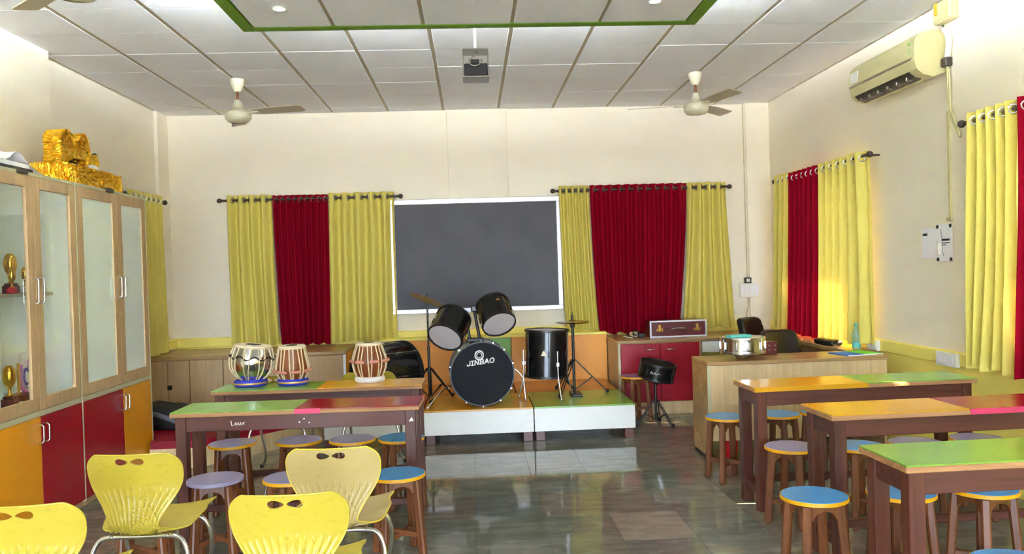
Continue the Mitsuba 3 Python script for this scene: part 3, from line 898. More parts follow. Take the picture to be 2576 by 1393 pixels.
stools = [(-1.573, 5.29, "p", "purple stool under the tabla table, leftmost of its row", 0.2),
          (-1.150, 5.30, "p", "purple stool second from the left in the row by the tabla table", .5),
          (-.803, 5.27, "p", "purple stool third from the left in the row by the tabla table", .1),
          (-.487, 5.255, "b", "blue stool at the right end of the row by the tabla table", .4),
          (-1.395, 4.37, "n", "purple stool without a yellow rim, in front of the green and red table", .1),
          (-.985, 4.33, "p", "purple stool half hidden behind the faded chair", .6),
          (-.426, 4.31, "b", "blue stool beside the aisle end of the green and red table", .3),
          (-1.70, 4.20, "p", "stool mostly hidden behind the left yellow chair", .2),
          (1.735, 5.52, "b", "blue stool in front of the teacher's desk, nearest the aisle", .2),
          (2.102, 5.54, "b", "blue stool in front of the teacher's desk, second from the aisle", .75),
          (2.42, 5.54, "b", "blue stool in front of the teacher's desk, third from the aisle", .4),
          (1.799, 4.55, "p", "purple stool beside the aisle between the two farther right tables", .75),
          (2.165, 4.50, "b", "blue stool behind the leg of the middle right table", .2),
          (2.514, 4.52, "p", "purple stool between the middle and far right tables, third from the aisle", .1),
          (2.90, 4.55, "p", "purple stool between the middle and far right tables, nearest the right wall", .75),
          (1.516, 3.583, "b", "large looking blue stool beside the aisle in front of the middle right table", .12),
          (1.918, 3.58, "b", "blue stool behind the legs of the green topped right table", .5),
          (2.301, 3.58, "b", "blue stool under the green topped right table, nearest the right wall", .3),
          (1.835, 2.68, "b", "blue stool cut off by the bottom right corner of the picture", .3),
          (1.545, 7.74, "m", "mauve stool between the stage and the red cupboard", .35)]
for x, y, c, lab, rz in stools:
    ST.place("stool", TM(x, y, 0, rz=rz), lab, "stool", gS, {"seat": {"p": M_purple, "n": M_purple, "b": M_blue, "m": M_purple2}[c]}, ("rim",) if c == "n" else ())

# ------------------------------------------------------------------ yellow shell chairs
prof = np.array([(-.030, .768), (-.012, .70), (.006, .62), (.008, .55), (-.004, .49), (.004, .445), (.040, .418), (.11, .412), (.24, .418), (.36, .430), (.43, .428), (.452, .405)])
dl = np.r_[0, np.cumsum(np.linalg.norm(np.diff(prof, axis=0), axis=1))]
PC = CubicSpline(dl, prof)
LEN = dl[-1]
tw = np.array([0, .03, .085, .14, .19, .24, .29, .335, .38, .44, .52, .60, .70, .78, LEN])
hw = np.array([.150, .186, .200, .192, .168, .135, .108, .100, .122, .175, .205, .210, .198, .165, .11])
HWs = CubicSpline(tw, hw)
tt = np.linspace(0, LEN, 160)
outline = Polygon(np.vstack([np.c_[HWs(tt), tt], np.c_[-HWs(tt)[::-1], tt[::-1]]])).buffer(-.055).buffer(.055, 16)
outline = Polygon(np.vstack([np.c_[HWs(tt), tt], np.c_[-HWs(tt)[::-1], tt[::-1]]])).intersection(outline.buffer(.004))


def tear(sx):
    a = np.linspace(0, 2 * PI, 24)
    return Polygon(np.c_[sx * .0325 + .028 * np.cos(a) * (1 + .0 * np.sin(a)), .031 + .015 * np.sin(a) * (1 + .35 * -sx * np.cos(a) * -1)])


outline = outline.difference(tear(-1)).difference(tear(1))
TH = .006
cs = m3.CrossSection([np.array(outline.exterior.coords)[:-1]] + [np.array(r.coords)[:-1] for r in outline.interiors], m3.FillRule.EvenOdd)
shell = cs.extrude(TH)
shell = shell.refine_to_length(.0048)
sm = shell.to_mesh()
sv, sf = np.array(sm.vert_properties[:, :3]), np.array(sm.tri_verts)


def bend(v):
    s, t, n = v[:, 0], np.clip(v[:, 1], 0, LEN), v[:, 2] - TH / 2
    c = PC(t)
    d = PC(t, 1)
    d /= np.linalg.norm(d, axis=1, keepdims=True)
    nor = np.c_[d[:, 1], -d[:, 0]]          # outward: towards the rear (-y) on the back, down below the seat
    w = np.maximum(HWs(t), .05)
    q = s / w
    # ribs on the lower back and bend
    env = np.clip((t - .135 - .03 * np.abs(q)) / .02, 0, 1) * np.clip((.46 - t) / .05, 0, 1)
    rib = .0050 * np.exp(-((np.mod(q * 6.5 + .5, 1) - .5) / .16) ** 2) * env * (np.abs(q) < .93)
    backness = np.clip((.36 - t) / .10, 0, 1)
    seatness = np.clip((t - .42) / .12, 0, 1)
    off = n + rib
    x = s.copy()
    y = c[:, 0] + nor[:, 0] * off
    z = c[:, 1] + nor[:, 1] * off
    y += backness * .045 * (s / .2) ** 2                      # back wraps forward at its sides
    z += seatness * (.028 * (np.abs(s) / .2) ** 2.2)           # seat dishes up at its sides
    bendz = np.clip(1 - np.abs(t - .37) / .09, 0, 1)
    z += bendz * .02 * q ** 2
    # rolled rim
    return np.c_[x, y, z]


cm = trimesh.Trimesh(bend(sv), sf, process=False)
if cm.volume < 0:
    cm.invert()
CH = Proto()
CH.add("seat_shell", cm, M_chairY, 35)
rimpts = np.array(outline.exterior.simplify(.0008).coords)
rs = np.linspace(0, outline.exterior.length, 220)
rp = np.array([outline.exterior.interpolate(q).coords[0] for q in rs])
CH.add("rim", tube(bend(np.c_[rp, np.full(len(rp), TH / 2)]), .0042, 6), M_chairY, True)


def uleg(y0, yf, w0, w1, z):
    pts = [(-w1, yf, .006), (-w0 - .012, y0 + (yf - y0) * .22, z - .09), (-w0, y0 + .1 * (yf - y0), z - .045), (-w0 + .03, y0, z - .008), (-w0 + .07, y0, z), (0, y0, z),
           (w0 - .07, y0, z), (w0 - .03, y0, z - .008), (w0, y0 + .1 * (yf - y0), z - .045), (w0 + .012, y0 + (yf - y0) * .22, z - .09), (w1, yf, .006)]
    return tube(spline(pts, 60), .0105, 10)


CH.add("leg_frame", uleg(.06, .0, .195, .225, .397), M_chrome, True)
CH.add("leg_frame", uleg(.34, .41, .185, .215, .402), M_chrome, True)
for sx_ in (-.12, .12):
    CH.add("seat_rail", tube([(sx_, .05, .399), (sx_, .35, .404)], .009, 8), M_chrome, True)
for x, y in ((-.225, .0), (.225, .0), (-.215, .41), (.215, .41)):
    CH.add("foot", cyl((x, y, 0), (x, y, .022), .014, n=12), M_rubber, True)
gC = "yellow plastic chairs"
CH.place("chair", TM(-1.532, 2.763, 0, rz=.03), "yellow plastic chair cut off at the bottom left corner", "chair", gC)
CH.place("chair", TM(-1.464, 3.50, 0, rz=-.03), "yellow plastic chair in front of the red cabinet doors", "chair", gC)
CH.place("chair", TM(-.647, 2.759, 0, rz=.01), "bright yellow plastic chair nearest the camera at the bottom centre", "chair", gC)
CH.place("chair", TM(-.617, 3.458, 0, rz=-.02), "faded cream-yellow plastic chair in front of the blue stool", "chair", gC, {"seat_shell": M_chairF, "rim": M_chairFrim})
CH.place("chair", TM(-1.485, 6.06, 0), "yellow chair behind the tabla table, its back showing between the left tablas", "chair", gC)
CH.place("chair", TM(-.790, 6.06, 0), "yellow chair behind the tabla table, its back showing behind the white-ringed tabla", "chair", gC)

# ------------------------------------------------------------------ drums


def lug(c, ax, out):
    """small chrome lug on a shell"""
    M = frame(ax, c, out)
    return xf(B(-.008, .008, -.006, .012, -.022, .022, .004), M)


def drum(key, c0, axis, R, L, shellm, hoopm, headm0, headm1, nlug=8, hoop_w=.022, lugm=M_chrome, phase=0.0):
    """c0 = centre of the first head, axis to the second head"""
    Mx = frame(axis, c0, (0, 0, 1))
    part(key, "shell", xf(lathe([(R - .012, .006), (R - .003, .006), (R - .003, L - .006), (R - .012, L - .006), (R - .012, .006)], 48), Mx), shellm, 40)
    for z0, sg in ((0, -1), (L, 1)):
        part(key, "hoop", xf(lathe([(R - .006, z0 - hoop_w / 2), (R + .006, z0 - hoop_w / 2), (R + .007, z0), (R + .006, z0 + hoop_w / 2), (R - .006, z0 + hoop_w / 2), (R - .006, z0 - hoop_w / 2)], 48), Mx), hoopm, 40)
    part(key, "drumhead", xf(lathe([(0, -.003), (R - .012, -.002), (R - .005, .002), (R - .012, .006), (0, .006)], 48), Mx), headm0, 40)
    part(key, "drumhead", xf(lathe([(0, L - .006), (R - .012, L - .006), (R - .005, L - .002), (R - .012, L + .002), (0, L + .003)], 48), Mx), headm1, 40)
    for k in range(nlug):
        a = 2 * PI * k / nlug + phase
        m_ = cat(xf(B(-.007, .007, -.002, .014, L * .5 - .03, L * .5 + .03, .003), TM()), cyl((0, .010, 0), (0, .010, L), .0028, n=6))
        m_ = xf(m_, TM(0, 0, 0, rz=a) @ TM(0, R - .004, 0))
        part(key, "lug", xf(m_, Mx), lugm)
    return Mx


bass = thing("bass_drum", "large black bass drum with white lettering on its head, standing on the stage", "drum")
BC = np.array([.066, 7.13, .589])
drum(bass, BC, (-.05, 1, 0), .279, .40, M_blackgloss, M_black, M_blackhead, M_blackhead, 8, .034)
lt = meshkit.text_mesh("JINBAO", .036, .0012, bold=True)
lt.apply_translation((-lt.bounds[:, 0].mean(), 0, 0))
MT = np.array([[1.0, 0, 0, 0], [0, 0, -1, 0], [0, 1, 0, 0], [0, 0, 0, 1]])
skew = np.eye(4)
skew[0, 1] = .18
sc_ = .245 / (lt.bounds[1, 0] - lt.bounds[0, 0])
lt = xf(lt, TM(-.012, .083, 0, rz=.11) @ np.diag([sc_, 1.15, 1, 1]) @ skew)
Mb = TM(rz=math.atan2(.05, 1))
Mb[:3, 3] = BC + np.array([0, -.0045, 0])
part(bass, "lettering", xf(lt, Mb @ MT), M_chalk, False, label="white lettering")
part(bass, "emblem_ring", xf(torus(.036, .0055, 32, 6, TM(-.022, .163, 0) @ np.diag([1, 1.08, .3, 1])), Mb @ MT), M_chalk, True)
part(bass, "emblem_ring", xf(torus(.022, .003, 32, 6, TM(-.022, .163, 0) @ np.diag([1, 1.08, .3, 1])), Mb @ MT), M_chalk, True)
part(bass, "spur", cat(tube([(-.215, 7.30, .47), (-.255, 7.25, .46), (-.30, 7.2, .44), (-.42, 7.08, .312)], .007, 8), xf(trimesh.creation.icosphere(2, .014), TM(-.235, 7.27, .455)), xf(trimesh.creation.icosphere(2, .014), TM(-.42, 7.08, .314))), M_chrome, True)
part(bass, "spur", cat(tube([(.335, 7.34, .61), (.39, 7.35, .575), (.44, 7.34, .51), (.455, 7.31, .312)], .007, 8), xf(trimesh.creation.icosphere(2, .018), TM(.345, 7.34, .605)), xf(trimesh.creation.icosphere(2, .014), TM(.455, 7.31, .314))), M_chrome, True)
part(bass, "claw", cat(*[lug(BC + np.array([.283 * math.cos(a), .01, .283 * math.sin(a)]), (0, 1, 0), (math.cos(a), 0, math.sin(a))) for a in (2.3, 1.2, .8, .3, -.5, -1.0, -1.57, -2.1, 2.9)]), M_chrome)
hold = thing("tom_holder", "black double tube holder on the lettered bass drum carrying both tom drums", "drum stand")
part(hold, "base_block", B(-.06, .09, 7.27, 7.36, .857, .892, .006), M_black)
part(hold, "tube", cat(cyl((-.035, 7.30, .88), (-.06, 7.32, 1.06), .013, n=12), cyl((-.06, 7.32, 1.06), (-.09, 7.33, 1.075), .013, n=12)), M_blackmetal, True)
part(hold, "tube", cat(cyl((.055, 7.31, .88), (.012, 7.36, 1.15), .014, n=12), cyl((.012, 7.36, 1.15), (.09, 7.37, 1.17), .014, n=12)), M_blackmetal, True)
part(hold, "clamp", xf(rounded(-.03, .03, -.03, .03, -.03, .03, .015, 10), TM(.012, 7.35, 1.155)), M_blackmetal)


def badge(Mx, R, ang, z, w, h, name="badge", tri=True, key=None, m_=M_goldband):
    if tri:
        pl = Polygon([(-w, -h * .4), (w, -h * .4), (w * .5, h * .1), (w * .55, h * .35), (0, h), (-w * .55, h * .35), (-w * .5, h * .1)])
    else:
        pl = Polygon([(-w, -h), (w, -h), (w, h), (-w, h)]).buffer(.003)
    e = extrude(pl, .002)
    F = np.eye(4)
    ca, sa = math.cos(ang), math.sin(ang)
    F[:3, 0], F[:3, 1], F[:3, 2], F[:3, 3] = (-sa, ca, 0), (0, 0, 1), (ca, sa, 0), ((R - .002) * ca, (R - .002) * sa, z)
    part(key, name, xf(e, Mx @ F), m_)


def side_angle(Mx, d):
    v = np.linalg.inv(Mx)[:3, :3] @ np.asarray(d, float)
    return math.atan2(v[1], v[0])


lt_ = thing("tom_drum", "black tom drum with a grey lower head, left of the pair over the bass drum", "drum", "tom drums over the bass drum")
Mx = drum(lt_, (-.252, 7.17, .918), (.325, .69, .64), .156, .25, M_blackgloss, M_blackmetal, M_greyskin, M_greyskin, 6, lugm=M_blackmetal)
rt_ = thing("tom_drum", "black tom drum with a grey lower head, the higher of the pair", "drum", "tom drums over the bass drum")
Mx = drum(rt_, (.229, 7.19, 1.018), (-.22, .69, .69), .150, .235, M_blackgloss, M_blackmetal, M_greyskin, M_greyskin, 6, lugm=M_blackmetal)
badge(Mx, .150, side_angle(Mx, (.25, -.75, .6)), .16, .022, .022, key=rt_)
ft = thing("floor_tom", "tall black floor tom on chrome legs on the green stage table", "drum")
fc = np.array([.665, 7.48, .505])
Mx = drum(ft, fc, (.03, .0, 1), .200, .42, M_blackgloss, M_blackmetal, M_greyskin, M_greyskin, 6, lugm=M_blackmetal)
badge(Mx, .200, side_angle(Mx, (-.22, -1, 0)), .215, .03, .036, key=ft, m_=M_skin)
for k, a in enumerate((-1.15, .35, 2.9)):
    ca, sa = math.cos(a), math.sin(a)
    b = fc + np.array([.214 * ca, .214 * sa, 0])
    part(ft, "leg", cat(tube([b + (0, 0, .24), b + (0, 0, .02), b + (.02 * ca, .02 * sa, -.08), b + np.array([.05 * ca, .05 * sa, -.192])], .0065, 8), xf(trimesh.creation.icosphere(2, .014), TM(*(b + np.array([.05 * ca, .05 * sa, -.190]))))), M_chrome, True)
    part(ft, "leg_clamp", xf(rounded(-.016, .016, -.016, .016, -.02, .02, .008, 8), TM(*(b + (0, 0, .12)))), M_chrome)

d2 = thing("bass_drum", "black bass drum turned sideways behind the tabla table, at the left of the stage", "drum")
drum(d2, (-.935, 7.22, .592), (.73, .68, 0), .279, .38, M_blackgloss, M_black, M_blackhead, M_blackhead, 8, .034)


def tripod(key, x, y, zf, zj, zl, R, a0, m_=M_blackmetal, double=True):
    for k in range(3):
        a = a0 + k * 2 * PI / 3
        ca, sa = math.cos(a), math.sin(a)
        p, q = np.array([x + .015 * ca, y + .015 * sa, zj]), np.array([x + R * ca, y + R * sa, zf + .012])
        w = np.array([-sa, ca, 0]) * .012
        part(key, "leg", cat(cyl(p + w, q + w, .006, n=8), cyl(p - w, q - w, .006, n=8)), m_, True)
        mid = p + (q - p) * .55
        part(key, "brace", cat(cyl(mid + w, (x + .015 * ca, y + .015 * sa, zl), .005, n=6), cyl(mid - w, (x + .015 * ca, y + .015 * sa, zl), .005, n=6)), m_, True)
        part(key, "foot", cyl(q + (0, 0, -.012), q + (.012 * ca, .012 * sa, .02), .014, .01, n=10), M_rubber, True)


cs_ = thing("cymbal_stand", "black tripod cymbal stand behind the left end of the stage tables", "cymbal stand")
cx, cy = -.425, 7.62
tripod(cs_, cx, cy, .30, .60, .33, .25, 2.7)
part(cs_, "pole", cat(cyl((cx, cy, .34), (cx, cy, .80), .013, n=12), cyl((cx, cy, .80), (cx, cy, 1.235), .009, n=12)), M_blackmetal, True)
part(cs_, "wing_nut", cat(cyl((cx, cy, 1.235), (cx - .005, cy, 1.30), .006, n=8), cyl((cx - .02, cy, 1.27), (cx + .012, cy, 1.28), .006, n=8)), M_blackmetal, True)
single("cymbal", xf(lathe([(0, .020), (.02, .019), (.035, .008), (.10, .004), (.178, -.003), (.178, -.0045), (.10, .002), (.035, .006), (.02, .017), (0, .018)], 48), frame((.38, -.10, .92), (cx - .004, cy, 1.243))), M_cymbal,
       "tilted gold cymbal on the stand left of the tom drums", "cymbal", True)
hh = thing("hi_hat_stand", "black tripod hi-hat stand behind the floor tom", "cymbal stand")
hx, hy = .945, 7.68
tripod(hh, hx, hy, .30, .62, .34, .31, -.05)
part(hh, "pole", cat(cyl((hx, hy, .31), (hx, hy, .95), .014, n=12), cyl((hx, hy, .95), (hx, hy, 1.07), .005, n=8)), M_blackmetal, True)
part(hh, "clutch", cat(cyl((hx, hy, 1.0), (hx, hy, 1.045), .012, n=12), cyl((hx, hy, .93), (hx, hy, .968), .022, n=12)), M_blackmetal, True)
part(hh, "pedal", B(hx - .05, hx + .05, hy - .24, hy + .02, .302, .322, .004), M_blackmetal)
cymp = lathe([(0, .020), (.02, .019), (.035, .008), (.10, .005), (.163, 0), (.163, -.0015), (.10, .003), (.035, .006), (.02, .017), (0, .018)], 48)
single("cymbal", xf(cymp, frame((-.02, 0, 1), (hx, hy, .982))), M_cymbal, "upper gold cymbal of the hi-hat stand", "cymbal", True)
single("cymbal", xf(cymp, frame((-.02, .01, -1), (hx, hy, .972))), M_cymbal, "lower gold cymbal of the hi-hat stand", "cymbal", True)

# snare on its stand
sx, sy = 1.685, 7.50
ss = thing("snare_stand", "black tripod stand under the tilted black snare drum", "drum stand")
tripod(ss, sx, sy, 0, .24, .06, .19, -.9)
part(ss, "pole", cat(cyl((sx, sy, .04), (sx, sy, .40), .012, n=12)), M_blackmetal, True)
sax = np.array([.20, -.12, .97])
sax /= np.linalg.norm(sax)
sc0 = np.array([sx + .005, sy, .445])
for k in range(3):
    a = .5 + k * 2 * PI / 3
    F = frame(sax, sc0)
    q = (F @ np.array([.172 * math.cos(a), .172 * math.sin(a), -.012, 1]))[:3]
    part(ss, "basket_arm", tube(spline([(sx, sy, .39), (np.array([sx, sy, .40]) + q) / 2 + (0, 0, -.012), q], 10), .007, 6), M_blackmetal, True)
sn = thing("snare_drum", "black snare drum tilted on a tripod stand in front of the red cupboard", "drum")
Mx = drum(sn, sc0, sax, .165, .135, M_blackgloss, M_blackmetal, M_blackhead, M_blackhead, 8, lugm=M_blackmetal)
scrb = tube(spline([(-.04, -.006, 0), (-.03, .012, 0), (-.015, -.004, 0), (0, .012, 0), (.012, -.004, 0), (.03, .010, 0), (.045, .004, 0)], 30), .0025, 5)
an = side_angle(Mx, (-.35, -1, 0))
F = np.eye(4)
F[:3, 0], F[:3, 1], F[:3, 2], F[:3, 3] = (-math.sin(an), math.cos(an), 0), (0, 0, 1), (math.cos(an), math.sin(an), 0), (.1635 * math.cos(an), .1635 * math.sin(an), .062)
part(sn, "script_mark", xf(scrb, Mx @ F), M_chalk, True)

# chrome drum on the desk
cd = thing("chrome_drum", "shiny chrome drum on a flared foot standing on the teacher's desk", "drum")
cxx, cyy = 2.085, 6.19
part(cd, "foot", xf(lathe([(0, 0), (.05, 0), (.052, .006), (.06, .022), (.085, .042), (.12, .052), (0, .052)], 40), TM(cxx, cyy, .752)), M_chromeb, True)
Mx = drum(cd, (cxx, cyy, .806), (.0, 0, 1), .166, .105, M_chrome, M_chrome, M_skin, M_skin, 10, .02, M_chrome)
single("teal_cloth", xf(rounded(-.09, .09, -.05, .05, 0, .022, .01, 10).subdivide(), TM(cxx - .03, cyy, .916, rz=.2)), M_teal, "teal cloth lying on top of the chrome drum", "cloth")
mb = thing("maroon_case", "small maroon case with metal studs on the desk behind the chrome drum", "case")
part(mb, "body", B(2.20, 2.43, 6.37, 6.45, .753, .855, .006), M_maroonbox)
part(mb, "stud", cat(*[xf(trimesh.creation.icosphere(1, .006), TM(x, 6.368, z)) for x in (2.36, 2.41) for z in (.79, .825)]), M_chrome, True)

# ------------------------------------------------------------------ tabla drums


def ring(key, x, y, z, R, r, m_, band=None):
    part(key, "ring_cushion", torus(R, r, 40, 12, TM(x, y, z + r * .92) @ np.diag([1, 1, .92, 1])), m_, True)
    if band:
        part(key, "ribbon", xf(lathe([(R + r * .97, -.006), (R + r * 1.03, 0), (R + r * .97, .006)], 40), TM(x, y, z + r * .9)), band, True)


def profR(P, z):
    P = np.array(P)
    return np.interp(z, P[:, 1], P[:, 0])


def tabla(key, x, y, z, P, n, bodym, tilt, strapw, headm=M_skin, blocks=None):
    """P: (radius, height) profile from the bottom to the top"""
    H = P[-1][1]
    Pz = np.array(P)
    zz = np.linspace(0, H, 40)
    rr = CubicSpline(Pz[:, 1], Pz[:, 0])(zz)
    M = TM(x, y, z) @ tilt
    part(key, "body", xf(lathe(np.vstack([[(0, 0)], np.c_[rr, zz], [(0, H)]]), 48), M), bodym, 40)
    R1 = rr[-1]
    part(key, "drumhead", xf(lathe([(0, H + .004), (R1 * .85, H + .004), (R1 + .004, H), (R1 + .004, H - .012), (R1 - .004, H - .012)], 40), M), headm, 40)
    part(key, "black_spot", xf(lathe([(0, H + .007), (R1 * .42, H + .006), (R1 * .45, H + .003), (0, H + .003)], 32), M), M_black, True)
    part(key, "braid", xf(torus(R1 + .003, .006, 48, 6, TM(0, 0, H - .012)), M), M_strap, True)
    for k in range(n):
        a0 = 2 * PI * k / n
        a = a0 + (PI / n) * (1 if k % 2 else -1) * .6 * (1 - zz / H)
        pts = np.c_[(rr + .004) * np.cos(a), (rr + .004) * np.sin(a), zz][1:39:2]
        part(key, "strap", xf(tube(pts, strapw, 6), M), M_strap, True)
    if blocks:
        zb, ln, nb, bm = blocks
        for k in range(nb):
            a = 2 * PI * (k + .5) / nb
            r_ = profR(np.c_[rr, zz], zb) + .012
            c = np.array([r_ * math.cos(a), r_ * math.sin(a), zb])
            tdir = np.array([-math.sin(a), math.cos(a), 0])
            part(key, "wedge_block", xf(cyl(c - tdir * ln, c + tdir * ln, .011, n=8), M), bm, True)


ty = thing("tabla_drum", "shiny chrome bowl-shaped tabla with rope straps and a black cord on a blue ring", "drum", "tabla drums on the table")
ring(ty, -1.545, 5.665, .7515, .088, .027, M_bluecloth, M_goldband)
tabla(ty, -1.545, 5.665, .782, [(.05, 0), (.115, .05), (.147, .12), (.146, .17), (.132, .215), (.120, .252)], 18, M_chrome, TM(ry=.10), .0040)
a = np.linspace(0, 2 * PI, 73)
part(ty, "black_cord", xf(tube(np.c_[.149 * np.cos(a), .149 * np.sin(a), .172 + .012 * np.sign(np.sin(9 * a)) * np.abs(np.sin(9 * a)) ** .6], .005, 6), TM(-1.545, 5.665, .782) @ TM(ry=.10)), M_strapdark, True)
ty = thing("tabla_drum", "narrow wooden tabla with cream straps on a blue ring, beside the chrome tabla", "drum", "tabla drums on the table")
ring(ty, -1.254, 5.655, .7515, .082, .026, M_bluecloth, M_goldband)
tabla(ty, -1.254, 5.655, .782, [(.075, 0), (.102, .05), (.110, .085), (.104, .13), (.094, .18), (.086, .238)], 20, M_drumwood, TM(rx=.04), .0052, blocks=(.07, .035, 8, M_pinkblock))
ty = thing("tabla_drum", "wooden tabla with cream straps on a white ring, nearest the stage", "drum", "tabla drums on the table")
ring(ty, -.727, 5.655, .7515, .082, .023, M_whitecloth)
tabla(ty, -.727, 5.655, .775, [(.078, 0), (.102, .05), (.116, .11), (.112, .15), (.098, .19), (.086, .245)], 20, M_drumwood, TM(), .0045, blocks=(.125, .032, 8, M_pinkblock))

# ------------------------------------------------------------------ things on the counters and desk
ha = thing("harmonium_case", "dark red-brown box with a silver frame and brass fittings on the red-doored counter", "box")
hx0, hx1, hy0, hy1, hz0, hz1 = 1.805, 2.395, 8.20, 8.46, .752, .925
part(ha, "body", B(hx0 + .01, hx1 - .01, hy0 + .008, hy1, hz0 + .002, hz1 - .002), M_maroonbox)
for q in ((hx0, hx1, hz1 - .016, hz1), (hx0, hx1, hz0, hz0 + .016), (hx0, hx0 + .016, hz0 + .016, hz1 - .016), (hx1 - .016, hx1, hz0 + .016, hz1 - .016)):
    part(ha, "frame_bar", B(q[0], q[1], hy0, hy0 + .03, q[2], q[3], .003), M_alu)
for x in (hx0 + .10, hx1 - .10):
    part(ha, "latch", cat(B(x - .014, x + .014, hy0 - .004, hy0 + .01, .815, .885, .003), B(x - .035, x - .02, hy0 - .004, hy0 + .01, .815, .84, .003), B(x + .02, x + .035, hy0 - .004, hy0 + .01, .815, .85, .003)), M_brass)
xm = (hx0 + hx1) / 2
part(ha, "handle", cat(tube(spline([(xm - .09, hy0 + .008, .838), (xm - .07, hy0 - .018, .842), (xm, hy0 - .02, .846), (xm + .07, hy0 - .018, .842), (xm + .09, hy0 + .008, .838)], 20), .008, 8)), M_chromeb, True)
cl = thing("cable_coil", "small coil of dark and beige cable on the counter left of the silver-framed box", "cable")
for k in range(4):
    part(cl, "loop", torus(.05 - .006 * k, .007, 24, 6, TM(1.60 + .03 * k, 8.30 + .01 * k, .761 + .012 * k, rx=.25 * k, ry=.2)), [M_strap, M_black][k % 2], True)
single("adaptor", rounded(1.70, 1.77, 8.28, 8.35, .751, .80, .012, 10), M_black, "small black adaptor on the counter beside the cable coil", "adaptor")
bo = thing("water_bottle", "clear plastic water bottle with a teal cap on the side counter", "bottle")
bxx, byy = 3.155, 6.53
part(bo, "body", xf(lathe([(0, 0), (.030, 0), (.033, .008), (.033, .06), (.030, .068), (.033, .076), (.033, .125), (.026, .155), (.013, .178), (.012, .192), (0, .192)], 28), TM(bxx, byy, .751)), "m_bottle", True)
part(bo, "cap", cyl((bxx, byy, .943), (bxx, byy, .965), .015, n=16, ch=.002), M_teal, 40)
part(bo, "label_band", xf(lathe([(.0335, .02), (.0338, .022), (.0338, .06), (.0335, .062)], 28), TM(bxx, byy, .751)), M_teal, True)
bk = thing("booklet", "blue and green booklet lying on the teacher's desk", "book")
Mk = TM(2.99, 6.23, .7525, rz=.25)
part(bk, "cover", xf(B(-.15, 0, -.12, .12, 0, .008, .001), Mk), M_bluebook, label="blue half")
part(bk, "cover", xf(B(0, .15, -.12, .12, 0, .010, .001), Mk), M_greenbook, label="green half")
part(bk, "pages", xf(B(-.155, .165, -.13, -.118, 0, .006, .001), Mk), M_paper)
single("black_pouch", xf(rounded(-.06, .06, -.15, .15, 0, .05, .024, 12), TM(3.115, 6.98, .751, rz=.1)), M_leather, "flat black pouch on the side counter beside the swivel chair", "pouch")
rb = thing("red_bin", "red plastic bin under the teacher's desk", "bin")
part(rb, "body", xf(lathe([(0, .0), (.052, 0), (.054, .004), (.066, .185), (.060, .185), (.049, .012), (0, .012)], 32), TM(1.955, 6.17, 0)), M_redplastic, 40)
part(rb, "rim", torus(.064, .005, 32, 6, TM(1.955, 6.17, .185)), M_redplastic, True)


def office_chair(x, y, rz, ztop, label, w=.40):
    t = thing("swivel_chair", label, "chair", "black swivel chairs")
    M = TM(x, y, 0, rz=rz)
    bk_ = rounded(-w / 2, w / 2, -.045, .045, 0, .36, .042, 16).subdivide().subdivide()
    q = np.array(bk_.vertices)
    q[:, 1] += .05 * (q[:, 0] / (w / 2)) ** 2 + .10 * (q[:, 2] / .36) * -1
    q[:, 0] *= 1 - .12 * np.clip((q[:, 2] - .2) / .16, 0, 1) ** 2
    bk_ = trimesh.Trimesh(q, bk_.faces, process=False)
    part(t, "backrest", xf(bk_, M @ TM(0, -.20, ztop - .36)), M_leather, True)
    part(t, "seat", xf(rounded(-.23, .23, -.20, .24, .41, .49, .038, 14), M), M_leather, True)
    part(t, "back_bracket", xf(tube(spline([(0, -.26, ztop - .2), (0, -.24, .52), (0, -.19, .42), (0, -.05, .405)], 16), .016, 8), M), M_blackmetal, True)
    for sg in (-1, 1):
        part(t, "armrest", xf(tube(spline([(sg * .20, .02, .43), (sg * .235, .02, .46), (sg * .235, .03, .60), (sg * .23, -.02, .63), (sg * .225, -.14, .62)], 22), .014, 8), M), M_black, True)
    part(t, "gas_column", xf(cyl((0, 0, .10), (0, 0, .41), .024, n=14), M), M_blackmetal, True)
    for k in range(5):
        a_ = k * 2 * PI / 5
        e_ = (.24 * math.cos(a_), .24 * math.sin(a_))
        part(t, "base_leg", xf(cyl((0, 0, .11), (*e_, .07), .022, .015, n=10), M), M_black, True)
        part(t, "caster", xf(cyl((e_[0] - .02 * math.sin(a_), e_[1] + .02 * math.cos(a_), .028), (e_[0] + .02 * math.sin(a_), e_[1] - .02 * math.cos(a_), .028), .028, n=14), M), M_black, True)


office_chair(2.82, 7.50, -2.45, .965, "black swivel chair with a high backrest in the back right corner", .36)
office_chair(2.80, 6.90, -2.85, .880, "black swivel chair pushed behind the teacher's desk, right of the chrome drum", .40)

# ------------------------------------------------------------------ things on the walls
ac = thing("air_conditioner", "cream split air conditioner high on the right wall", "air conditioner")
pr_ = Polygon([(0, 2.775), (.10, 2.745), (.17, 2.762), (.215, 2.80), (.232, 2.86), (.232, 2.93), (.222, 3.01), (.19, 3.045), (.12, 3.062), (0, 3.068)]).buffer(-.01).buffer(.01, 6)
AY0, AY1 = 5.46, 6.42
MA = np.array([[-1.0, 0, 0, XR], [0, 0, -1, AY1], [0, 1, 0, 0], [0, 0, 0, 1]])
part(ac, "casing", extrude(pr_, AY1 - AY0, MA), M_cream, 40)
part(ac, "front_groove", B(XR - .2345, XR - .228, AY0 + .02, AY1 - .004, 2.868, 2.884, .001), M_chromeb)
lou = []
part(ac, "outlet", extrude(Polygon([(.128, 2.752), (.178, 2.770), (.213, 2.803), (.218, 2.797), (.182, 2.762), (.13, 2.744)]), AY1 - AY0 - .16, np.array([[-1.0, 0, 0, XR], [0, 0, -1, AY1 - .06], [0, 1, 0, 0], [0, 0, 0, 1]])), M_black)
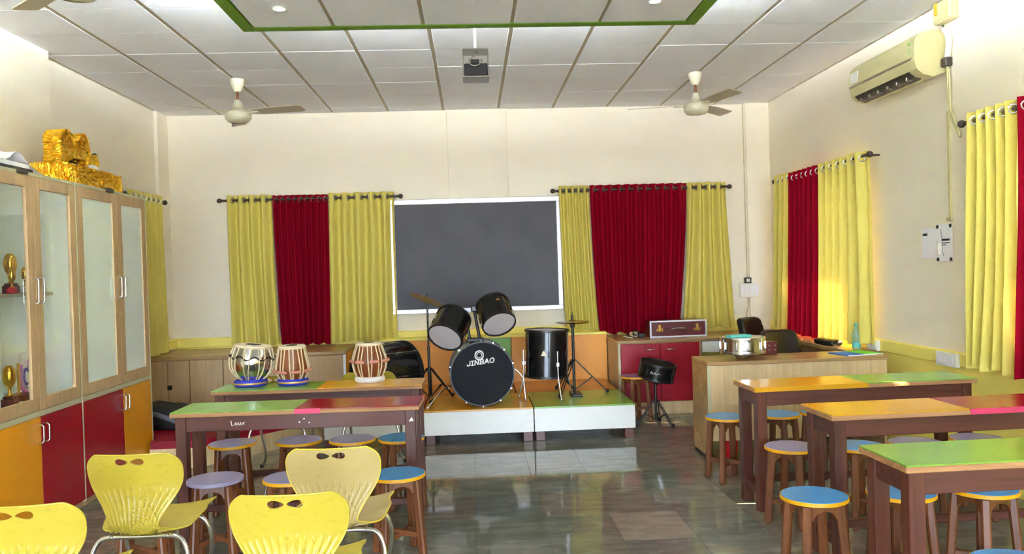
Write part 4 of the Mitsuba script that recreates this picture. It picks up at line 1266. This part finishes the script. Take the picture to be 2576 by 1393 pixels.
for k in range(6):
    y_ = AY0 + .16 + k * .135
    part(ac, "louvre", B(XR - .20, XR - .155, y_, y_ + .012, 2.752, 2.775, .002), M_chromeb)
part(ac, "sticker", B(XR - .2345, XR - .229, AY1 - .15, AY1 - .025, 2.90, 2.985, .001), M_plastic, label="white sticker")
part(ac, "badge", cat(B(XR - .2345, XR - .225, AY0 + .055, AY0 + .075, 2.975, 2.995, .002), B(XR - .2345, XR - .226, AY0 + .055, AY0 + .065, 2.92, 2.95, .002)), M_panelgreen)
pp = thing("pipe_run", "white insulated pipe and drooping cable beside the air conditioner", "pipe")
part(pp, "pipe", tube(spline([(XR - .03, 5.44, 3.06), (XR - .028, 5.39, 3.0), (XR - .026, 5.40, 2.9), (XR - .02, 5.43, 2.83)], 18), .020, 8), M_plastic, True)
part(pp, "connector", B(XR - .05, XR - .003, 5.385, 5.45, 2.80, 2.86, .005), M_rod)
part(pp, "cable", tube(spline([(XR - .02, 5.42, 2.81), (XR - .018, 5.42, 2.6), (XR - .018, 5.36, 2.42), (XR - .018, 5.30, 2.30), (XR - .018, 5.345, 2.36), (XR - .018, 5.40, 2.5), (XR - .018, 5.41, 2.78)], 40), .008, 6), M_cream, True)
cb = thing("junction_box", "cream wall box with cables at the top of the right wall", "junction box")
part(cb, "box", B(XR - .07, XR, 5.30, 5.50, 3.10, 3.245, .01), M_cream)
part(cb, "clip", B(XR - .078, XR - .06, 5.44, 5.47, 3.16, 3.24, .003), M_yedge)
part(cb, "clip", B(XR - .03, XR, 5.50, 5.55, 3.13, 3.17, .004), M_yedge)
part(cb, "wire", tube(spline([(XR - .015, 5.50, 3.12), (XR - .012, 5.47, 3.08), (XR - .012, 5.48, 3.06)], 10), .005, 6), M_rod, True)
co = thing("conduit", "thin cream cable conduit running down the right wall to the white notices", "conduit")
part(co, "channel", B(XR - .014, XR, 5.435, 5.46, 1.76, 2.50, .002), M_cream)
part(co, "end_cap", B(XR - .018, XR, 5.43, 5.49, 1.745, 1.765, .002), M_edge)
n1 = thing("notice", "white notice on the right wall with a black block at its upper left", "notice")
part(n1, "sheet", B(XR - .010, XR - .006, 5.545, 5.815, 1.487, 1.705, .001), M_paper)
part(n1, "print", cat(B(XR - .0112, XR - .0098, 5.735, 5.795, 1.65, 1.668, .0003)), M_ink)
part(n1, "emblem", xf(torus(.02, .004, 20, 6, frame((1, 0, 0), (XR - .0105, 5.60, 1.60))), TM()), M_orangeink, True)
n2 = thing("notice", "clear-fronted notice with black corner clips on the right wall", "notice")
part(n2, "sheet", B(XR - .014, XR - .0105, 5.425, 5.615, 1.462, 1.722, .001), M_paper)
for y_ in (5.43, 5.585):
    for z_ in (1.464, 1.696):
        part(n2, "corner_clip", B(XR - .018, XR - .012, y_, y_ + .026, z_, z_ + .024, .002), M_ink)
part(n2, "print", cat(B(XR - .0152, XR - .0138, 5.455, 5.545, 1.605, 1.62, .0003), B(XR - .0152, XR - .0138, 5.455, 5.54, 1.588, 1.594, .0003), B(XR - .0152, XR - .0138, 5.50, 5.54, 1.574, 1.579, .0003),
                      tube([(XR - .0145, 5.56, 1.69), (XR - .0145, 5.55, 1.62), (XR - .0145, 5.545, 1.53), (XR - .0145, 5.53, 1.50)], .0018, 5)), M_ink)
part(n2, "paper_roll", xf(rounded(-.008, .008, -.02, .02, -.04, .04, .007, 10), TM(XR - .02, 5.585, 1.545)), M_plastic, True)


def socket(M, w, h, label, dark=False, ins=3):
    t = thing("wall_socket", label, "socket")
    part(t, "plate", xf(B(-w / 2, w / 2, -.03, 0, -h / 2, h / 2, .004), M), M_rod if dark else M_plastic)
    for k in range(ins):
        x = (k - (ins - 1) / 2) * w * .28
        part(t, "insert", xf(B(x - w * .10, x + w * .10, -.033, -.028, -h * .28, h * .28, .001), M), M_plastic if dark else M_paper)
    return t


socket(TM(3.05, YB - .052, 1.188), .20, .155, "large white switchboard on the back wall near the right corner", ins=4)
socket(TM(3.04, YB - .052, 1.298), .075, .065, "small dark socket just above the white switchboard", True, 2)
socket(TM(XR - .046, 6.475, .790, rz=-PI / 2), .17, .085, "white socket box on the yellow dado beside the water bottle")
socket(TM(XR - .046, 5.44, .785, rz=-PI / 2), .24, .095, "white socket box on the yellow dado beside the pale yellow curtain")
cc = thing("conduit", "thin grey cable conduit from the ceiling to the switchboard on the back wall", "conduit")
part(cc, "channel", B(3.035, 3.043, YB - .058, YB - .05, 1.33, 3.24, .001), M_edge)
part(cc, "lower_cable", tube(spline([(3.045, YB - .06, 1.11), (3.045, YB - .065, 1.03), (3.015, YB - .08, .93), (3.03, YB - .09, .84), (3.10, YB - .1, .79), (3.16, YB - .12, .762)], 30), .007, 6), M_strap, True)

# ------------------------------------------------------------------ ceiling fans
FN = Proto()
FN.add("canopy", lathe([(0, 0), (.055, 0), (.062, -.01), (.056, -.05), (.032, -.105), (.018, -.115), (0, -.115)], 32), M_ivory, True)
FN.add("down_rod", cyl((0, 0, -.115), (0, 0, -.19), .011, n=12), M_drumwood, True)
FN.add("motor", lathe([(0, -.18), (.02, -.185), (.034, -.205), (.045, -.235), (.052, -.265), (.10, -.285), (.114, -.305), (.112, -.345), (.09, -.376), (0, -.384)], 40), M_ivory, True)
for k in range(3):
    pl = Polygon([(.16, -.045), (.30, -.062), (.60, -.066), (.612, -.05), (.612, .05), (.60, .062), (.30, .058), (.16, .045)]).buffer(.004)
    bl = extrude(pl, .006)
    bl = xf(bl, TM(0, 0, -.300) @ TM(rx=-.20))
    arm = B(.09, .20, -.018, .018, -.306, -.298, .002)
    FN.add("blade", xf(bl, TM(rz=k * 2 * PI / 3)), M_fanblade, 30)
    FN.add("blade_arm", xf(arm, TM(rz=k * 2 * PI / 3)), M_ivory)
gF = "ceiling fans"
FN.place("ceiling_fan", TM(-2.0, 7.22, HC - .01, rz=math.radians(-15)), "cream ceiling fan at the left, in front of the back wall", "ceiling fan", gF)
FN.place("ceiling_fan", TM(2.09, 7.30, HC - .01, rz=math.radians(47)), "cream ceiling fan at the right, in front of the back wall", "ceiling fan", gF)
FN.place("ceiling_fan", TM(-1.85, 3.98, HC - .01, rz=math.radians(138)), "ceiling fan of which only one blade shows at the top left", "ceiling fan", gF)
FN.place("ceiling_fan", TM(1.93, 3.86, HC - .01, rz=math.radians(50)), "ceiling fan of which only a blade tip shows at the top right", "ceiling fan", gF)

# ------------------------------------------------------------------ projector
pj = thing("projector_mount", "ceiling pole with a hanging metal cradle for the projector", "projector mount")
pxx, pyy = .073, 5.62
part(pj, "pole", cyl((pxx, pyy, 3.01), (pxx, pyy, HC + .01), .010, n=14), M_plastic, True)
part(pj, "top_plate", B(pxx - .088, pxx + .088, pyy - .08, pyy + .08, 3.004, 3.016, .002), M_chromeb)
part(pj, "tray", B(pxx - .092, pxx + .092, pyy - .09, pyy + .09, 2.815, 2.826, .002), M_chromeb)
for x in (-.086, .086):
    for y in (-.075, .075):
        part(pj, "hanger", cyl((pxx + x, pyy + y, 2.82), (pxx + x, pyy + y, 3.01), .003, n=8), M_chromeb, True)
pq = thing("projector", "small black projector in the ceiling cradle", "projector")
part(pq, "body", B(pxx - .080, pxx + .080, pyy - .08, pyy + .07, 2.8265, 2.912, .006), M_black)
part(pq, "lens", cat(cyl((pxx - .008, pyy + .066, 2.875), (pxx - .008, pyy + .088, 2.875), .028, n=20)), M_blackgloss, True)
part(pq, "plug", B(pxx - .035, pxx + .025, pyy - .06, pyy - .02, 2.912, 2.945, .004), M_blackmetal)
part(pq, "cable", tube(spline([(pxx, pyy - .04, 3.0), (pxx - .015, pyy - .09, 2.955), (pxx - .045, pyy - .10, 2.92), (pxx - .02, pyy - .105, 2.89), (pxx + .03, pyy - .10, 2.905), (pxx + .035, pyy - .06, 2.94)], 30), .0035, 6), M_chromeb, True)
